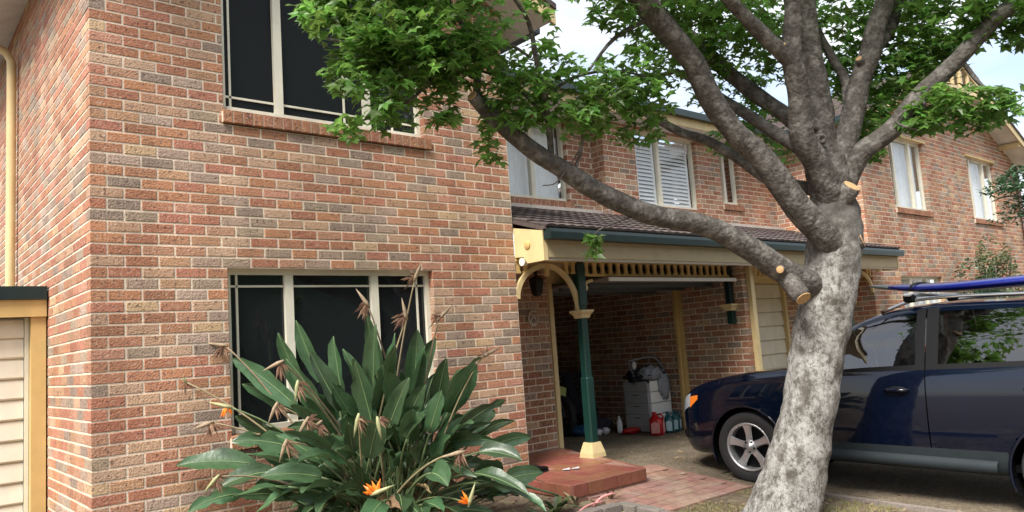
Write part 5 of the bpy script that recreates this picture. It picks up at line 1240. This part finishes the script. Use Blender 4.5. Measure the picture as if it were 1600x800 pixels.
b = MB(); b.blob((cx - .27, cy - .02, FZ + .98), (.04, .04, .06), 2, .2, 8); b.build('white_buckle', 'cloth_white', heap, smooth=True)
def jug(x, y, h, w, d, m, lm, lab, name, cat, ang=0, grp=None):
    r = thing(name, lab, cat, (x, y, FZ), grp); R = Matrix.Rotation(ang, 3, 'Z'); v = []; f = []; n = 16
    rings = [(0, .88), (.03, 1), (.55, 1), (.72, .92), (.86, .55), (.92, .28), (1.0, .26)]
    for t, s in rings:
        for k in range(n):
            a = 2 * PI * k / n; ca, sa = math.cos(a), math.sin(a); q = (abs(ca) ** 3 + abs(sa) ** 3) ** (-1 / 3)
            v.append(R @ Vector((w / 2 * ca * q * s, d / 2 * sa * q * s + (d * .14 * max(0, t - .6) / .4), t * h)) + r.location)
    for i in range(len(rings) - 1):
        for k in range(n): f.append((i * n + k, i * n + (k + 1) % n, i * n + n + (k + 1) % n, i * n + n + k))
    f += [tuple(range(n)), tuple(range((len(rings) - 1) * n, len(rings) * n))]
    MB().add(v, f).build('bottle_body', m, r, smooth=True)
    b = MB(); b.tube([R @ Vector(p) + r.location for p in ((0, -d * .05, h * .94), (0, -d * .38, h * .96), (0, -d * .48, h * .84), (0, -d * .42, h * .62))], .014, n=6); b.build('handle', m, r, smooth=True)
    b = MB(); b.lathe(r.location + R @ Vector((0, d * .14, h)), (0, 0, 1), [(w * .16, 0), (w * .16, h * .07), (0, h * .07)], 12); b.build('cap', m, r)
    for s_, ax in ((-1, 'x'), (-1, 'y')):
        b = MB(); q = .30
        if ax == 'y': P = [(-w * q, -d / 2 - .004, h * .12), (w * q, -d / 2 - .004, h * .12), (w * q, -d / 2 - .004, h * .56), (0, -d / 2 - .004, h * .64), (-w * q, -d / 2 - .004, h * .56)]; ex = (0, .004, 0)
        else: P = [(-w / 2 - .004, -d * q, h * .12), (-w / 2 - .004, d * q, h * .12), (-w / 2 - .004, d * q, h * .56), (-w / 2 - .004, 0, h * .64), (-w / 2 - .004, -d * q, h * .56)]; ex = (.004, 0, 0)
        b.prism([R @ Vector(p) + r.location for p in P], R @ Vector(ex)).build('label_sticker', lm, r)
jug(7.43, 1.06, .30, .22, .20, 'red_plastic', 'label_pink', 'red plastic fuel can in front of the drawer unit', 'fuel_can', 'fuel can', .5)
jug(7.70, 1.05, .28, .17, .14, 'teal_plastic', 'label_pale', 'teal bottle with pale label next to the red fuel can', 'detergent_bottle', 'bottle', .6); jug(7.88, 1.07, .28, .16, .13, 'teal_plastic', 'label_pale', 'teal bottle with pale label beside the garage door jamb', 'detergent_bottle', 'bottle', .5)
b = MB(); b.blob((7.40, 1.52, FZ + .045), (.16, .10, .05), 6, .3, 10); tag(b.build('red_cloth', 'red_plastic', smooth=True), 'small dark red cloth on the garage floor', 'cloth')
b = MB(); b.blob((7.05, 2.15, FZ + .07), (.24, .2, .08), 4, .4, 12); tag(b.build('blue_bag', 'cloth_blue', smooth=True), 'crumpled blue bag on the garage floor', 'bag')
b = MB(); b.blob((7.35, 2.2, FZ + .12), (.24, .22, .16), 9, .5, 12); tag(b.build('black_bag', 'cloth_dark', smooth=True), 'black bag slumped on the garage floor', 'bag')
for (x, y, z, lab) in ((7.02, 1.82, .05, 'white rag ball beside the blue bag'), (7.2, 1.85, .07, 'pale crumpled packet beside the black bag'), (7.46, 1.80, .28, 'white bottle standing left of the drawer unit')):
    if 'bottle' in lab:
        b = MB(); b.lathe((x, y, FZ), (0, 0, 1), [(0, 0), (.04, 0), (.042, .02), (.042, .16), (.018, .21), (.018, .24), (0, .24)], 14); tag(b.build('white_bottle', 'white_paint', smooth=True), lab, 'bottle')
    else: b = MB(); b.blob((x, y, FZ + .05), (.07, .05, .05), x, .4, 8); tag(b.build('rag' if 'rag' in lab else 'packet', 'cloth_white', smooth=True), lab, 'rag' if 'rag' in lab else 'packet')
# folded chairs leaning on the far wall
for k in range(2):
    x0 = 7.45 + k * .3; y0 = 2.75; fc = thing('folding_chair', ('dark folded camp chair leaning behind the blue bag', 'dark folded camp chair leaning beside the garage brick wall')[k], 'chair', (x0, y0, FZ), 'folded chairs in the garage')
    for dx in (-.10, .10):
        b = MB(); b.tube([(x0 + dx, y0 - .2, FZ + .015), (x0 + dx, y0 + .15, FZ + .95)], .014, n=8); b.build('leg', 'grey_plastic', fc, smooth=True)
    b = MB(); b.prism([(x0 - .10, y0 - .12, FZ + .25), (x0 + .10, y0 - .12, FZ + .25), (x0 + .10, y0 + .14, FZ + .90), (x0 - .10, y0 + .14, FZ + .90)], (0, -.04, .012)); b.build('seat_fabric', 'cloth_dark', fc)
# motorbike beside the pier
mx_, my = 6.80, 2.92; mb = thing('motorbike', 'dark motorbike with a yellow plate parked inside the garage', 'motorbike', (mx_, my, FZ))
def mwheel(y):
    c = Vector((mx_, y, FZ + .31)); b = MB(); b.lathe(c, (1, 0, 0), [(.24, -.05), (.29, -.055), (.31, 0), (.29, .055), (.24, .05), (.235, 0), (.24, -.05)], 32); w_ = b.build('wheel', 'rubber', mb, smooth=True)
    b = MB(); b.lathe(c, (1, 0, 0), [(.238, -.03), (.225, -.03), (.225, .03), (.238, .03)], 28)
    for k in range(8):
        a = 2 * PI * k / 8; b.tube([c, c + Vector((0, math.cos(a) * .228, math.sin(a) * .228))], .006, n=5)
    b.lathe(c, (1, 0, 0), [(0, -.06), (.04, -.06), (.04, .06), (0, .06)], 12); b.build('rim', 'grey_plastic', w_)
mwheel(my - .55); mwheel(my + .75)
b = MB(); b.tube([(mx_ - .08, my - .55, FZ + .31), (mx_ - .08, my - .28, FZ + .98)], .022); b.tube([(mx_ + .08, my - .55, FZ + .31), (mx_ + .08, my - .28, FZ + .98)], .022); fk = b.build('fork', 'grey_plastic', mb, smooth=True)
b = MB(); b.tube(catmull([(mx_ - .36, my - .08, FZ + 1.02), (mx_ - .2, my - .22, FZ + 1.06), (mx_, my - .26, FZ + 1.0), (mx_ + .2, my - .22, FZ + 1.06), (mx_ + .36, my - .08, FZ + 1.02)], 4), .013, n=7); b.build('handlebar', 'black_plastic', mb, smooth=True)
b = MB(); b.blob((mx_, my - .38, FZ + .86), (.09, .08, .09), 1, 0, 10); b.build('headlight', 'lens', mb, smooth=True)
b = MB(); b.blob((mx_, my - .02, FZ + .80), (.14, .26, .13), 2, .05, 10); b.build('tank', 'black_plastic', mb, smooth=True)
b = MB(); b.blob((mx_, my + .45, FZ + .78), (.13, .36, .06), 2, .05, 10); b.build('seat', 'seat_cloth', mb, smooth=True)
b = MB(); b.blob((mx_, my + .06, FZ + .42), (.16, .26, .20), 5, .3, 10); b.build('engine', 'grey_plastic', mb, smooth=True)
b = MB(); b.cbox((mx_ + .02, my - .60, FZ + .66), (.16, .012, .15), .004, Matrix.Rotation(.25, 3, 'Y')); b.build('plate', 'plate_yellow', mb)
b = MB(); b.tube([(mx_ - .36, my - .08, FZ + 1.02), (mx_ - .33, my - .15, FZ + 1.14)], .008); b.blob((mx_ - .33, my - .16, FZ + 1.17), (.06, .02, .04), 3, 0, 8); b.build('mirror', 'white_metal', mb, smooth=True)

# ------------------------------------------------------------------ across the street: unseen tree belt added to keep low sky light off the garage
def sky_block_treeline(name, x0, x1, y, h, lab, seed):
    v = []; f = []; nx = int((x1 - x0) / .8); nz = 12
    for i in range(nx + 1):
        for j in range(nz + 1):
            x = x0 + (x1 - x0) * i / nx; t = j / nz; q = Vector((x * .23 + seed, t * 2.3, seed)); hh = h * (.8 + .35 * noise.noise(Vector((x * .13, seed, 0))))
            v.append((x + .5 * noise.noise(q * 2.1), y - 2.2 * t * t + 1.1 * noise.noise(q * 1.7), gz(y) + hh * t + .5 * noise.noise(q * 2.9) * t))
    n = nz + 1
    for i in range(nx):
        for j in range(nz): f.append((i * n + j, (i + 1) * n + j, (i + 1) * n + j + 1, i * n + j + 1))
    o = MB().add(v, f).build(name, 'leaf_dark'); tag(o, lab, 'added trees', kind='stuff')
sky_block_treeline('sky_block_trees', -38, 52, -19.5, 10.5, 'unseen belt of trees added across the street to block low sky light', 3.0)
